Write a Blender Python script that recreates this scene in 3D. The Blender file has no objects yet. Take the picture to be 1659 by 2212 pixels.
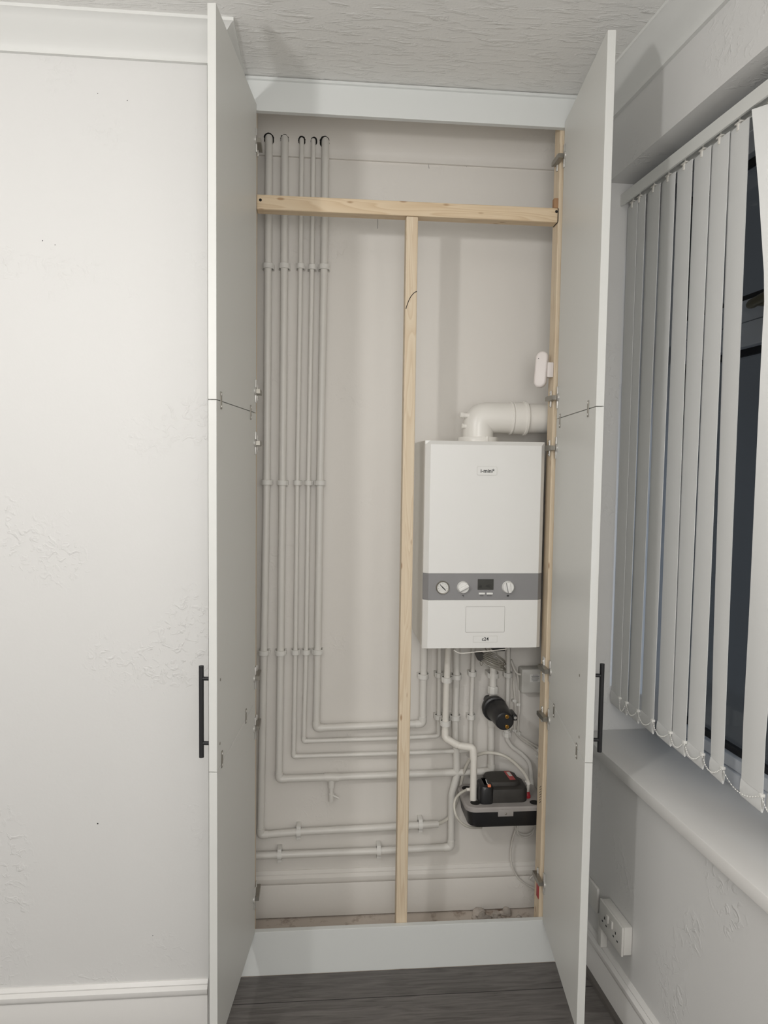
import bpy, bmesh, math, random
from mathutils import Vector, Matrix
random.seed(7)
PI = math.pi
scene = bpy.context.scene
COL = scene.collection
V = Vector

# ------------------------------------------------------------------ camera
FPX, W_PX, H_PX = 1540.0, 1659.0, 2212.0
CAM = V((0.19886758, -2.16816473, 1.6))
R_ = V((0.99615071, -0.08665774, 0.01319856))
U_ = V((-0.00772281, 0.0632221, 0.9979696))
F_ = V((0.08731623, 0.99423005, -0.0623095))


def ray(x, y):
    return R_ * ((x - W_PX / 2) / FPX) + U_ * ((H_PX / 2 - y) / FPX) + F_


def P(x, y, Y):            # pixel -> world point lying on the plane Y = const
    d = ray(x, y)
    return CAM + d * ((Y - CAM.y) / d.y)


def PZ(x, y, Z):
    d = ray(x, y)
    return CAM + d * ((Z - CAM.z) / d.z)


# window wall frame: s runs along the wall towards the viewer, t outwards
ANG = math.radians(3.5)
WO = V((1.072, 0, 0))
WA = V((math.sin(ANG), -math.cos(ANG), 0))
WN = V((math.cos(ANG), math.sin(ANG), 0))


def WL(p):
    return WO + WA * p[0] + WN * p[1] + V((0, 0, p[2]))


def PW(x, y, t):           # pixel -> (s, t, z) on the plane t = const of the window wall
    d = ray(x, y)
    k = ((WO + WN * t - CAM).dot(WN)) / d.dot(WN)
    q = CAM + d * k
    return V(((q - WO).dot(WA), t, q.z))


# ------------------------------------------------------------------ materials
def nmat(name):
    m = bpy.data.materials.new(name)
    m.use_nodes = True
    nt = m.node_tree
    return m, nt, nt.nodes['Principled BSDF']


def srgb(c):
    return tuple(((v / 255.0) / 12.92 if v / 255.0 <= 0.04045 else ((v / 255.0 + 0.055) / 1.055) ** 2.4) for v in c) + (1.0,)


def mat(name, rgb, rough=0.5, metal=0.0, bump=0.0, scale=60.0, var=0.0, stretch=None, spec=0.5, coat=0.0, detail=4.0):
    m, nt, b = nmat(name)
    c = srgb(rgb)
    b.inputs['Base Color'].default_value = c
    b.inputs['Roughness'].default_value = rough
    b.inputs['Metallic'].default_value = metal
    b.inputs['Specular IOR Level'].default_value = spec
    b.inputs['Coat Weight'].default_value = coat
    if bump or var:
        tc = nt.nodes.new('ShaderNodeTexCoord')
        mp = nt.nodes.new('ShaderNodeMapping')
        if stretch:
            mp.inputs['Scale'].default_value = stretch
        nt.links.new(tc.outputs['Object'], mp.inputs['Vector'])
        nz = nt.nodes.new('ShaderNodeTexNoise')
        nz.inputs['Scale'].default_value = scale
        nz.inputs['Detail'].default_value = detail
        nt.links.new(mp.outputs['Vector'], nz.inputs['Vector'])
        if bump:
            bp = nt.nodes.new('ShaderNodeBump')
            bp.inputs['Strength'].default_value = bump
            bp.inputs['Distance'].default_value = 0.004
            nt.links.new(nz.outputs['Fac'], bp.inputs['Height'])
            nt.links.new(bp.outputs['Normal'], b.inputs['Normal'])
        if var:
            nz2 = nt.nodes.new('ShaderNodeTexNoise')
            nz2.inputs['Scale'].default_value = scale * 0.2
            nz2.inputs['Detail'].default_value = 5
            nt.links.new(mp.outputs['Vector'], nz2.inputs['Vector'])
            rp = nt.nodes.new('ShaderNodeValToRGB')
            rp.color_ramp.elements[0].position = 0.35
            rp.color_ramp.elements[1].position = 0.65
            rp.color_ramp.elements[0].color = tuple(v * (1 - var) for v in c[:3]) + (1,)
            rp.color_ramp.elements[1].color = c
            nt.links.new(nz2.outputs['Fac'], rp.inputs['Fac'])
            nt.links.new(rp.outputs['Color'], b.inputs['Base Color'])
    return m


def wood(name, axis, light=(233, 216, 190), dark=(211, 185, 152), seed=0.0):
    m, nt, b = nmat(name)
    b.inputs['Roughness'].default_value = 0.6
    tc = nt.nodes.new('ShaderNodeTexCoord')
    mp = nt.nodes.new('ShaderNodeMapping')
    sc = [9.0, 9.0, 9.0]
    sc[axis] = 0.55
    mp.inputs['Scale'].default_value = sc
    mp.inputs['Location'].default_value = (seed, seed * 1.7, seed * 0.6)
    nt.links.new(tc.outputs['Object'], mp.inputs['Vector'])
    n1 = nt.nodes.new('ShaderNodeTexNoise')
    n1.inputs['Scale'].default_value = 2.2
    n1.inputs['Detail'].default_value = 2
    n1.inputs['Distortion'].default_value = 0.4
    nt.links.new(mp.outputs['Vector'], n1.inputs['Vector'])
    mul = nt.nodes.new('ShaderNodeMath')
    mul.operation = 'MULTIPLY'
    mul.inputs[1].default_value = 16.0
    nt.links.new(n1.outputs['Fac'], mul.inputs[0])
    fr = nt.nodes.new('ShaderNodeMath')
    fr.operation = 'FRACT'
    nt.links.new(mul.outputs[0], fr.inputs[0])
    r = nt.nodes.new('ShaderNodeValToRGB')
    e = r.color_ramp.elements
    e[0].position, e[0].color = 0.0, srgb(light)
    e[1].position, e[1].color = 1.0, srgb(light)
    q = r.color_ramp.elements.new(0.62)
    q.color = srgb(tuple((a + d) / 2 for a, d in zip(light, dark)))
    q2 = r.color_ramp.elements.new(0.86)
    q2.color = srgb(dark)
    nt.links.new(fr.outputs[0], r.inputs['Fac'])
    # broad colour drift + knots
    n2 = nt.nodes.new('ShaderNodeTexNoise')
    n2.inputs['Scale'].default_value = 0.9
    nt.links.new(mp.outputs['Vector'], n2.inputs['Vector'])
    mx = nt.nodes.new('ShaderNodeMix')
    mx.data_type = 'RGBA'
    mx.blend_type = 'MIX'
    mx.inputs[7].default_value = srgb(tuple(v * 0.93 for v in light))
    nt.links.new(n2.outputs['Fac'], mx.inputs[0])
    nt.links.new(r.outputs['Color'], mx.inputs[6])
    mp2 = nt.nodes.new('ShaderNodeMapping')
    sk = [26.0, 26.0, 26.0]
    sk[axis] = 9.0
    mp2.inputs['Scale'].default_value = sk
    mp2.inputs['Location'].default_value = (seed * 3, seed, seed * 2)
    nt.links.new(tc.outputs['Object'], mp2.inputs['Vector'])
    vo = nt.nodes.new('ShaderNodeTexVoronoi')
    vo.inputs['Scale'].default_value = 1.0
    nt.links.new(mp2.outputs['Vector'], vo.inputs['Vector'])
    rk = nt.nodes.new('ShaderNodeValToRGB')
    rk.color_ramp.elements[0].position = 0.06
    rk.color_ramp.elements[0].color = (1, 1, 1, 1)
    rk.color_ramp.elements[1].position = 0.13
    rk.color_ramp.elements[1].color = (0, 0, 0, 1)
    nt.links.new(vo.outputs['Distance'], rk.inputs['Fac'])
    mk = nt.nodes.new('ShaderNodeMix')
    mk.data_type = 'RGBA'
    mk.inputs[7].default_value = srgb((150, 108, 68))
    mm = nt.nodes.new('ShaderNodeMath')
    mm.operation = 'MULTIPLY'
    mm.inputs[1].default_value = 0.7
    nt.links.new(rk.outputs['Color'], mm.inputs[0])
    nt.links.new(mm.outputs[0], mk.inputs[0])
    nt.links.new(mx.outputs[2], mk.inputs[6])
    nt.links.new(mk.outputs[2], b.inputs['Base Color'])
    bp = nt.nodes.new('ShaderNodeBump')
    bp.inputs['Strength'].default_value = 0.08
    nt.links.new(fr.outputs[0], bp.inputs['Height'])
    nt.links.new(bp.outputs['Normal'], b.inputs['Normal'])
    return m


def artex():               # hand-textured ceiling: short raised strokes running across
    m, nt, b = nmat('textured_ceiling_paint')
    b.inputs['Base Color'].default_value = srgb((236, 235, 232))
    b.inputs['Roughness'].default_value = 0.75
    tc = nt.nodes.new('ShaderNodeTexCoord')
    mp = nt.nodes.new('ShaderNodeMapping')
    mp.inputs['Scale'].default_value = (13, 46, 20)
    mp.inputs['Rotation'].default_value = (0, 0, math.radians(-4))
    nt.links.new(tc.outputs['Object'], mp.inputs['Vector'])
    a = nt.nodes.new('ShaderNodeTexNoise')
    a.inputs['Scale'].default_value = 1.0
    a.inputs['Detail'].default_value = 6
    a.inputs['Roughness'].default_value = 0.62
    a.inputs['Distortion'].default_value = 0.5
    nt.links.new(mp.outputs['Vector'], a.inputs['Vector'])
    r = nt.nodes.new('ShaderNodeValToRGB')
    r.color_ramp.elements[0].position = 0.5
    r.color_ramp.elements[1].position = 0.74
    nt.links.new(a.outputs['Fac'], r.inputs['Fac'])
    f = nt.nodes.new('ShaderNodeTexNoise')
    f.inputs['Scale'].default_value = 140
    f.inputs['Detail'].default_value = 3
    nt.links.new(tc.outputs['Object'], f.inputs['Vector'])
    ad = nt.nodes.new('ShaderNodeMath')
    ad.operation = 'MULTIPLY_ADD'
    ad.inputs[1].default_value = 0.12
    nt.links.new(f.outputs['Fac'], ad.inputs[0])
    nt.links.new(r.outputs['Color'], ad.inputs[2])
    bp = nt.nodes.new('ShaderNodeBump')
    bp.inputs['Strength'].default_value = 0.45
    bp.inputs['Distance'].default_value = 0.008
    nt.links.new(ad.outputs[0], bp.inputs['Height'])
    nt.links.new(bp.outputs['Normal'], b.inputs['Normal'])
    return m


def plaster(name, rgb, lump=0.5, patch_lo=0.5, patch_hi=0.62, fine=0.15):   # painted plaster with lumpy old patches
    m, nt, b = nmat(name)
    b.inputs['Base Color'].default_value = srgb(rgb)
    b.inputs['Roughness'].default_value = 0.55
    tc = nt.nodes.new('ShaderNodeTexCoord')
    lo = nt.nodes.new('ShaderNodeTexNoise')
    lo.inputs['Scale'].default_value = 3.2
    lo.inputs['Detail'].default_value = 2
    nt.links.new(tc.outputs['Object'], lo.inputs['Vector'])
    r = nt.nodes.new('ShaderNodeValToRGB')
    r.color_ramp.elements[0].position = patch_lo
    r.color_ramp.elements[1].position = patch_hi
    nt.links.new(lo.outputs['Fac'], r.inputs['Fac'])
    hi = nt.nodes.new('ShaderNodeTexNoise')
    hi.inputs['Scale'].default_value = 38
    hi.inputs['Detail'].default_value = 5
    hi.inputs['Distortion'].default_value = 1.2
    nt.links.new(tc.outputs['Object'], hi.inputs['Vector'])
    rh = nt.nodes.new('ShaderNodeValToRGB')
    rh.color_ramp.elements[0].position = 0.52
    rh.color_ramp.elements[1].position = 0.7
    nt.links.new(hi.outputs['Fac'], rh.inputs['Fac'])
    mu = nt.nodes.new('ShaderNodeMath')
    mu.operation = 'MULTIPLY'
    nt.links.new(r.outputs['Color'], mu.inputs[0])
    nt.links.new(rh.outputs['Color'], mu.inputs[1])
    fi = nt.nodes.new('ShaderNodeTexNoise')
    fi.inputs['Scale'].default_value = 90
    fi.inputs['Detail'].default_value = 3
    nt.links.new(tc.outputs['Object'], fi.inputs['Vector'])
    ad = nt.nodes.new('ShaderNodeMath')
    ad.operation = 'MULTIPLY_ADD'
    ad.inputs[1].default_value = fine
    nt.links.new(fi.outputs['Fac'], ad.inputs[0])
    nt.links.new(mu.outputs[0], ad.inputs[2])
    bp = nt.nodes.new('ShaderNodeBump')
    bp.inputs['Strength'].default_value = lump
    bp.inputs['Distance'].default_value = 0.003
    nt.links.new(ad.outputs[0], bp.inputs['Height'])
    nt.links.new(bp.outputs['Normal'], b.inputs['Normal'])
    return m


def laminate():
    m, nt, b = nmat('grey_laminate')
    b.inputs['Roughness'].default_value = 0.5
    tc = nt.nodes.new('ShaderNodeTexCoord')
    mp = nt.nodes.new('ShaderNodeMapping')
    mp.inputs['Location'].default_value = (1.53, 0.165, 0)
    nt.links.new(tc.outputs['Object'], mp.inputs['Vector'])
    br = nt.nodes.new('ShaderNodeTexBrick')
    br.offset = 0.5
    br.inputs['Scale'].default_value = 1.0
    br.inputs['Brick Width'].default_value = 3.0
    br.inputs['Row Height'].default_value = 0.19
    br.inputs['Mortar Size'].default_value = 0.0016
    br.inputs['Mortar Smooth'].default_value = 0.1
    br.inputs['Color1'].default_value = srgb((104, 100, 97))
    br.inputs['Color2'].default_value = srgb((113, 109, 106))
    br.inputs['Mortar'].default_value = srgb((38, 36, 35))
    nt.links.new(mp.outputs['Vector'], br.inputs['Vector'])
    mg = nt.nodes.new('ShaderNodeMapping')
    mg.inputs['Scale'].default_value = (3.0, 42, 1)
    nt.links.new(tc.outputs['Object'], mg.inputs['Vector'])
    g = nt.nodes.new('ShaderNodeTexNoise')
    g.inputs['Scale'].default_value = 1.6
    g.inputs['Detail'].default_value = 8
    g.inputs['Roughness'].default_value = 0.65
    g.inputs['Distortion'].default_value = 1.2
    nt.links.new(mg.outputs['Vector'], g.inputs['Vector'])
    r = nt.nodes.new('ShaderNodeValToRGB')
    r.color_ramp.elements[0].position = 0.3
    r.color_ramp.elements[0].color = (0.52, 0.51, 0.5, 1)
    r.color_ramp.elements[1].position = 0.7
    r.color_ramp.elements[1].color = (1.25, 1.25, 1.25, 1)
    nt.links.new(g.outputs['Fac'], r.inputs['Fac'])
    mx = nt.nodes.new('ShaderNodeMix')
    mx.data_type = 'RGBA'
    mx.blend_type = 'MULTIPLY'
    mx.inputs[0].default_value = 1.0
    nt.links.new(br.outputs['Color'], mx.inputs[6])
    nt.links.new(r.outputs['Color'], mx.inputs[7])
    nt.links.new(mx.outputs[2], b.inputs['Base Color'])
    bp = nt.nodes.new('ShaderNodeBump')
    bp.inputs['Strength'].default_value = 0.12
    nt.links.new(g.outputs['Fac'], bp.inputs['Height'])
    nt.links.new(bp.outputs['Normal'], b.inputs['Normal'])
    return m


def boards():              # old painted boards with brown wear and dust
    m, nt, b = nmat('worn_painted_boards')
    b.inputs['Roughness'].default_value = 0.8
    tc = nt.nodes.new('ShaderNodeTexCoord')
    n = nt.nodes.new('ShaderNodeTexNoise')
    n.inputs['Scale'].default_value = 14
    n.inputs['Detail'].default_value = 8
    n.inputs['Roughness'].default_value = 0.7
    nt.links.new(tc.outputs['Object'], n.inputs['Vector'])
    r = nt.nodes.new('ShaderNodeValToRGB')
    e = r.color_ramp.elements
    e[0].position, e[0].color = 0.28, srgb((132, 108, 90))
    e[1].position, e[1].color = 0.47, srgb((212, 201, 190))
    nt.links.new(n.outputs['Fac'], r.inputs['Fac'])
    nt.links.new(r.outputs['Color'], b.inputs['Base Color'])
    bp = nt.nodes.new('ShaderNodeBump')
    bp.inputs['Strength'].default_value = 0.4
    nt.links.new(n.outputs['Fac'], bp.inputs['Height'])
    nt.links.new(bp.outputs['Normal'], b.inputs['Normal'])
    return m


M = {}
M['wall'] = plaster('white_wall_paint', (222, 221, 219), lump=0.55, patch_lo=0.55, patch_hi=0.66)
M['back'] = plaster('cream_white_wall_paint', (233, 229, 223), lump=0.45, patch_lo=0.58, patch_hi=0.7)
M['ceil'] = artex()
M['cove'] = mat('white_coving_paint', (226, 226, 223), 0.6, bump=0.05, scale=30)
M['gloss'] = mat('white_gloss_trim_paint', (228, 226, 223), 0.35, bump=0.08, scale=40)
M['mdf'] = mat('white_painted_board', (222, 224, 222), 0.45, bump=0.03, scale=200)
M['door'] = mat('white_melamine', (218, 218, 214), 0.42, bump=0.02, scale=300)
M['edge'] = mat('white_edging', (232, 233, 233), 0.4)
M['floor'] = laminate()
M['boards'] = boards()
M['pine_z'] = wood('pine_upright', 2)
M['pine_x'] = wood('pine_crosspiece', 0, light=(232, 211, 180), dark=(206, 175, 136), seed=1.3)
M['pine_end'] = mat('pine_offcut', (180, 140, 104), 0.7, bump=0.1, scale=60, var=0.2)
M['pipe'] = mat('white_painted_copper', (229, 226, 220), 0.38, bump=0.05, scale=70)
M['cond'] = mat('white_plastic_waste_pipe', (235, 231, 223), 0.4)
M['clip'] = mat('white_plastic_clip', (232, 230, 225), 0.45)
M['boiler'] = mat('white_enamel', (236, 235, 232), 0.35, bump=0.01, scale=20)
M['boiler_side'] = mat('off_white_enamel', (226, 222, 214), 0.4)
M['grey'] = mat('grey_panel_plastic', (142, 141, 142), 0.45)
M['flue'] = mat('white_flue_plastic', (238, 235, 229), 0.3)
M['black'] = mat('black_plastic', (34, 34, 36), 0.35)
M['dull'] = mat('dusty_black_plastic', (58, 55, 52), 0.6, bump=0.1, scale=120, var=0.25)
M['hblack'] = mat('black_powder_coat', (34, 34, 36), 0.5)
M['lidgrey'] = mat('dusty_grey_plastic', (168, 163, 160), 0.6, bump=0.1, scale=90, var=0.12)
M['chrome'] = mat('nickel_plate', (208, 206, 202), 0.32, metal=0.55)
M['steel'] = mat('dark_nickel', (150, 146, 138), 0.38, metal=0.7)
M['dark'] = mat('dark_gap', (26, 24, 22), 0.9)
M['brass'] = mat('brass', (196, 156, 84), 0.3, metal=1.0)
M['red'] = mat('red_plastic', (176, 44, 52), 0.5)
M['redlabel'] = mat('faded_red_label', (196, 84, 84), 0.5, bump=0.05, scale=90, var=0.4)
M['paper'] = mat('white_paper', (225, 224, 220), 0.7)
M['ink'] = mat('dark_ink', (40, 40, 42), 0.6)
M['orange'] = mat('orange_rocker_plastic', (250, 140, 96), 0.35)
M['lcd'] = mat('dark_display', (62, 62, 58), 0.2)
M['lcdseg'] = mat('display_segment', (36, 36, 34), 0.3)
M['cable'] = mat('pale_cable_sheath', (222, 218, 211), 0.45)
M['gcable'] = mat('grey_cable_sheath', (128, 124, 115), 0.25)
M['jbox'] = mat('grey_white_plastic', (212, 210, 204), 0.5, bump=0.05, scale=60, var=0.06)
M['fabric'] = mat('white_blind_fabric', (226, 226, 224), 0.75, bump=0.06, scale=500)
M['rail'] = mat('white_aluminium_rail', (226, 226, 222), 0.4)
M['pvc'] = mat('white_window_plastic', (214, 217, 222), 0.35)
M['gasket'] = mat('black_gasket', (30, 30, 32), 0.6)
M['olive'] = mat('worn_brass_stay', (128, 120, 98), 0.4, metal=0.6)
M['bead'] = mat('white_bead', (236, 235, 230), 0.3)
M['rubble'] = mat('plaster_lump', (214, 204, 194), 0.9, bump=0.8, scale=60, var=0.45)
M['socket'] = mat('white_socket_plastic', (224, 222, 217), 0.35)
M['sensor'] = mat('pale_pink_white_plastic', (232, 224, 220), 0.4)
M['shade'] = mat('white_lamp_holder', (230, 230, 228), 0.5)


def clear_hose():
    m, nt, b = nmat('clear_hose')
    b.inputs['Base Color'].default_value = srgb((232, 228, 218))
    b.inputs['Roughness'].default_value = 0.18
    b.inputs['Transmission Weight'].default_value = 0.25
    b.inputs['IOR'].default_value = 1.4
    return m


M['hose'] = clear_hose()


def glass():
    m, nt, b = nmat('window_glass')
    out = nt.nodes['Material Output']
    nt.nodes.remove(b)
    tr = nt.nodes.new('ShaderNodeBsdfTransparent')
    tr.inputs['Color'].default_value = (0.9, 0.93, 0.94, 1)
    gl = nt.nodes.new('ShaderNodeBsdfGlossy')
    gl.inputs['Roughness'].default_value = 0.03
    lw = nt.nodes.new('ShaderNodeLayerWeight')
    lw.inputs['Blend'].default_value = 0.5
    pw = nt.nodes.new('ShaderNodeMath')
    pw.operation = 'POWER'
    pw.inputs[1].default_value = 4.0
    nt.links.new(lw.outputs['Facing'], pw.inputs[0])
    ma = nt.nodes.new('ShaderNodeMath')
    ma.operation = 'MULTIPLY_ADD'
    ma.inputs[1].default_value = 0.5
    ma.inputs[2].default_value = 0.03
    nt.links.new(pw.outputs[0], ma.inputs[0])
    mx = nt.nodes.new('ShaderNodeMixShader')
    nt.links.new(ma.outputs[0], mx.inputs[0])
    nt.links.new(tr.outputs[0], mx.inputs[1])
    nt.links.new(gl.outputs[0], mx.inputs[2])
    nt.links.new(mx.outputs[0], out.inputs['Surface'])
    return m


M['glass'] = glass()
M['night'] = mat('night_garden_surface', (120, 126, 124), 0.9, bump=0.4, scale=8, var=0.45)

# ------------------------------------------------------------------ mesh builder
ORIG = {}                  # world position of each object's own origin


class MB:
    def __init__(s, xf=None):
        s.bm = bmesh.new()
        s.xf = xf

    def _add(s, verts, faces):
        vs = [s.bm.verts.new(s.xf(v) if s.xf else V(v)) for v in verts]
        for f in faces:
            try:
                s.bm.faces.new([vs[i] for i in f])
            except ValueError:
                pass
        return vs

    def box(s, a, b, bev=0.0):
        x0, y0, z0 = a
        x1, y1, z1 = b
        vs = [(x0, y0, z0), (x1, y0, z0), (x1, y1, z0), (x0, y1, z0), (x0, y0, z1), (x1, y0, z1), (x1, y1, z1), (x0, y1, z1)]
        fs = [(3, 2, 1, 0), (4, 5, 6, 7), (0, 1, 5, 4), (1, 2, 6, 5), (2, 3, 7, 6), (3, 0, 4, 7)]
        if bev <= 0:
            s._add(vs, fs)
            return s
        t = bmesh.new()
        tv = [t.verts.new(v) for v in vs]
        for f in fs:
            t.faces.new([tv[i] for i in f])
        bmesh.ops.bevel(t, geom=t.edges[:], offset=bev, segments=2, affect='EDGES', profile=0.5)
        t.verts.index_update()
        s._add([v.co.copy() for v in t.verts], [[v.index for v in f.verts] for f in t.faces])
        t.free()
        return s

    def rings(s, rings, closed=True, caps=True):
        n = len(rings[0])
        vs = [v for r in rings for v in r]
        fs = []
        for i in range(len(rings) - 1):
            for j in range(n if closed else n - 1):
                k = (j + 1) % n
                fs.append((i * n + j, i * n + k, (i + 1) * n + k, (i + 1) * n + j))
        if caps:
            fs.append(tuple(reversed(range(n))))
            fs.append(tuple((len(rings) - 1) * n + j for j in range(n)))
        s._add(vs, fs)
        return s

    def sweep(s, pts, r, seg=14, caps=True, radii=None):
        pts = [V(p) for p in pts]
        n = len(pts)
        tan = []
        for i in range(n):
            a = pts[min(i + 1, n - 1)] - pts[max(i - 1, 0)]
            tan.append(a.normalized())
        t0 = tan[0]
        up = V((0, 0, 1)) if abs(t0.z) < 0.9 else V((0, 1, 0))
        nx = t0.cross(up).normalized()
        rings = []
        for i in range(n):
            nx = (nx - tan[i] * nx.dot(tan[i])).normalized()
            ny = tan[i].cross(nx)
            rr = radii[i] if radii else r
            rings.append([pts[i] + (nx * math.cos(2 * PI * k / seg) + ny * math.sin(2 * PI * k / seg)) * rr for k in range(seg)])
        return s.rings(rings, caps=caps)

    def cyl(s, a, b, r0, r1=None, seg=24):
        a, b = V(a), V(b)
        return s.sweep([a, b], r0, seg, radii=[r0, r0 if r1 is None else r1])

    def lathe(s, prof, o, axis, seg=28):   # prof: (distance along axis, radius)
        axis = V(axis).normalized()
        o = V(o)
        u = axis.cross(V((0, 0, 1)) if abs(axis.z) < 0.9 else V((1, 0, 0))).normalized()
        w = axis.cross(u)
        rings = [[o + axis * d + (u * math.cos(2 * PI * k / seg) + w * math.sin(2 * PI * k / seg)) * max(r, 1e-5) for k in range(seg)] for d, r in prof]
        return s.rings(rings)

    def prism(s, poly, f0, f1):            # poly: list of 2-D points; f0, f1 map a point to each end
        return s.rings([[V(f0(p)) for p in poly], [V(f1(p)) for p in poly]])

    def ball(s, c, r, sub=1):
        t = bmesh.new()
        bmesh.ops.create_icosphere(t, subdivisions=sub, radius=r)
        t.verts.index_update()
        s._add([v.co + V(c) for v in t.verts], [[v.index for v in f.verts] for f in t.faces])
        t.free()
        return s

    def build(s, name, m, parent=None, smooth=True, angle=35):
        bmesh.ops.recalc_face_normals(s.bm, faces=s.bm.faces[:])
        vs = s.bm.verts
        if parent is not None:
            o0 = ORIG[parent]
        else:
            xs = [v.co.x for v in vs]
            ys = [v.co.y for v in vs]
            zs = [v.co.z for v in vs]
            o0 = V(((min(xs) + max(xs)) / 2, (min(ys) + max(ys)) / 2, min(zs)))
        for v in vs:
            v.co -= o0
        me = bpy.data.meshes.new(name)
        s.bm.to_mesh(me)
        s.bm.free()
        me.materials.append(M[m] if isinstance(m, str) else m)
        if smooth:
            me.polygons.foreach_set('use_smooth', [True] * len(me.polygons))
            me.set_sharp_from_angle(angle=math.radians(angle))
        o = bpy.data.objects.new(name, me)
        COL.objects.link(o)
        ORIG[o] = o0
        if parent is not None:
            o.parent = parent
        else:
            o.location = o0
        return o


def tag(o, label, cat, group=None):
    o['label'] = label
    o['category'] = cat
    if group:
        o['group'] = group
    return o


def thing(name, loc, label, cat, group=None):
    o = bpy.data.objects.new(name, None)
    o.empty_display_size = 0.05
    COL.objects.link(o)
    o.location = loc
    ORIG[o] = V(loc)
    return tag(o, label, cat, group)


def struct(o):
    o['kind'] = 'structure'
    return o


def text(name, body, size, loc, parent, m='ink', depth=0.0004, align='CENTER', bold=0.0, sx=1.0):
    cu = bpy.data.curves.new(name, 'FONT')
    cu.body = body
    cu.size = size
    cu.align_x = align
    cu.align_y = 'CENTER'
    cu.extrude = depth
    cu.offset = bold
    t = bpy.data.objects.new(name, cu)
    COL.objects.link(t)
    dg = bpy.context.evaluated_depsgraph_get()
    me = bpy.data.meshes.new_from_object(t.evaluated_get(dg))
    bpy.data.objects.remove(t)
    bpy.data.curves.remove(cu)
    rot = Matrix(((sx, 0, 0, 0), (0, 0, -1, 0), (0, 1, 0, 0), (0, 0, 0, 1)))
    me.transform(Matrix.Translation(V(loc) - ORIG[parent]) @ rot)
    me.materials.clear()
    me.materials.append(M[m])
    me.name = name
    o = bpy.data.objects.new(name, me)
    COL.objects.link(o)
    o.parent = parent
    ORIG[o] = ORIG[parent]
    return o


def fillet(pts, rad, n=7):
    """round the inner corners of a polyline; rad is one radius or a list (one per inner corner)"""
    pts = [V(p) for p in pts]
    out = [pts[0]]
    for i in range(1, len(pts) - 1):
        r = rad[i - 1] if isinstance(rad, (list, tuple)) else rad
        a, b, c = pts[i - 1], pts[i], pts[i + 1]
        u, w = (a - b), (c - b)
        lu, lw = u.length, w.length
        u.normalize()
        w.normalize()
        th = u.angle(w)
        if th > PI - 0.02:
            out.append(b)
            continue
        d = min(r / math.tan(th / 2), lu * 0.48, lw * 0.48)
        p, q = b + u * d, b + w * d
        for k in range(n + 1):
            f = k / n
            out.append(p * (1 - f) ** 2 + b * 2 * f * (1 - f) + q * f ** 2)
    out.append(pts[-1])
    return out


def spline(pts, n=10):     # Catmull-Rom through the points
    pts = [V(p) for p in pts]
    q = [pts[0] * 2 - pts[1]] + pts + [pts[-1] * 2 - pts[-2]]
    out = []
    for i in range(1, len(q) - 2):
        p0, p1, p2, p3 = q[i - 1], q[i], q[i + 1], q[i + 2]
        for k in range(n):
            t = k / n
            out.append(0.5 * ((2 * p1) + (p2 - p0) * t + (2 * p0 - 5 * p1 + 4 * p2 - p3) * t * t + (3 * p1 - p0 - 3 * p2 + p3) * t ** 3))
    out.append(pts[-1])
    return out


# ------------------------------------------------------------------ the room
CEIL = 2.729
YB = 0.297                 # back wall of the cupboard
YL = -0.19                 # face of the chimney-breast wall on the left
XL = -0.11                 # its return into the alcove
RX0, RY0 = -2.3, -3.7      # rest of the room behind the viewer

mb = MB()
mb.box((RX0, RY0, -0.03), (1.6, 0.0, 0.0))
struct(mb.build('floor', 'floor', smooth=False))
mb = MB()
mb.box((XL, 0.0, -0.03), (1.12, YB + 0.05, 0.0))
struct(mb.build('floor', 'boards', smooth=False))
mb = MB()
mb.box((RX0, RY0, CEIL), (1.6, YB + 0.05, CEIL + 0.05))
struct(mb.build('ceiling', 'ceil', smooth=False))
mb = MB()
mb.box((XL - 0.1, YB, 0), (1.2, YB + 0.1, CEIL))
wall_back = struct(mb.build('wall_back', 'back', smooth=False))
mb = MB()
mb.box((RX0, YL, 0), (XL, YB + 0.1, CEIL))
wall_left = struct(mb.build('wall_left', 'wall', smooth=False))
mb = MB()
mb.box((RX0 - 0.1, RY0, 0), (RX0, YL, CEIL))
struct(mb.build('wall_far_left', 'wall', smooth=False))
mb = MB()
mb.box((RX0, RY0 - 0.1, 0), (1.6, RY0, CEIL))
struct(mb.build('wall_rear', 'wall', smooth=False))

SW0, SW1 = -0.02, 1.75     # window opening along the wall
WZ0, WZ1 = 0.727, 2.485
mb = MB(WL)
mb.box((-0.45, 0, 0), (SW0, 0.30, CEIL))
mb.box((SW0, 0, 0), (SW1, 0.30, WZ0))
mb.box((SW0, 0, WZ1), (SW1, 0.30, CEIL))
mb.box((SW1, 0, 0), (3.9, 0.30, CEIL))
struct(mb.build('wall_right', 'wall', smooth=False))


def cove_profile(pr, dr, n=8, lip=0.010, ex=1.5):
    # (out from wall, down from ceiling)
    p = [(0, 0), (pr, 0), (pr, lip * 0.8)]
    for k in range(n + 1):
        a = k / n
        x = pr * 0.92 * (1 - a) ** ex + lip * 1.1 * a
        d = lip + (dr - lip * 1.0) * a ** 0.85
        p.append((x, d))
    p += [(lip * 1.1, dr + 0.006), (0, dr + 0.006)]
    return p


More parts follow.
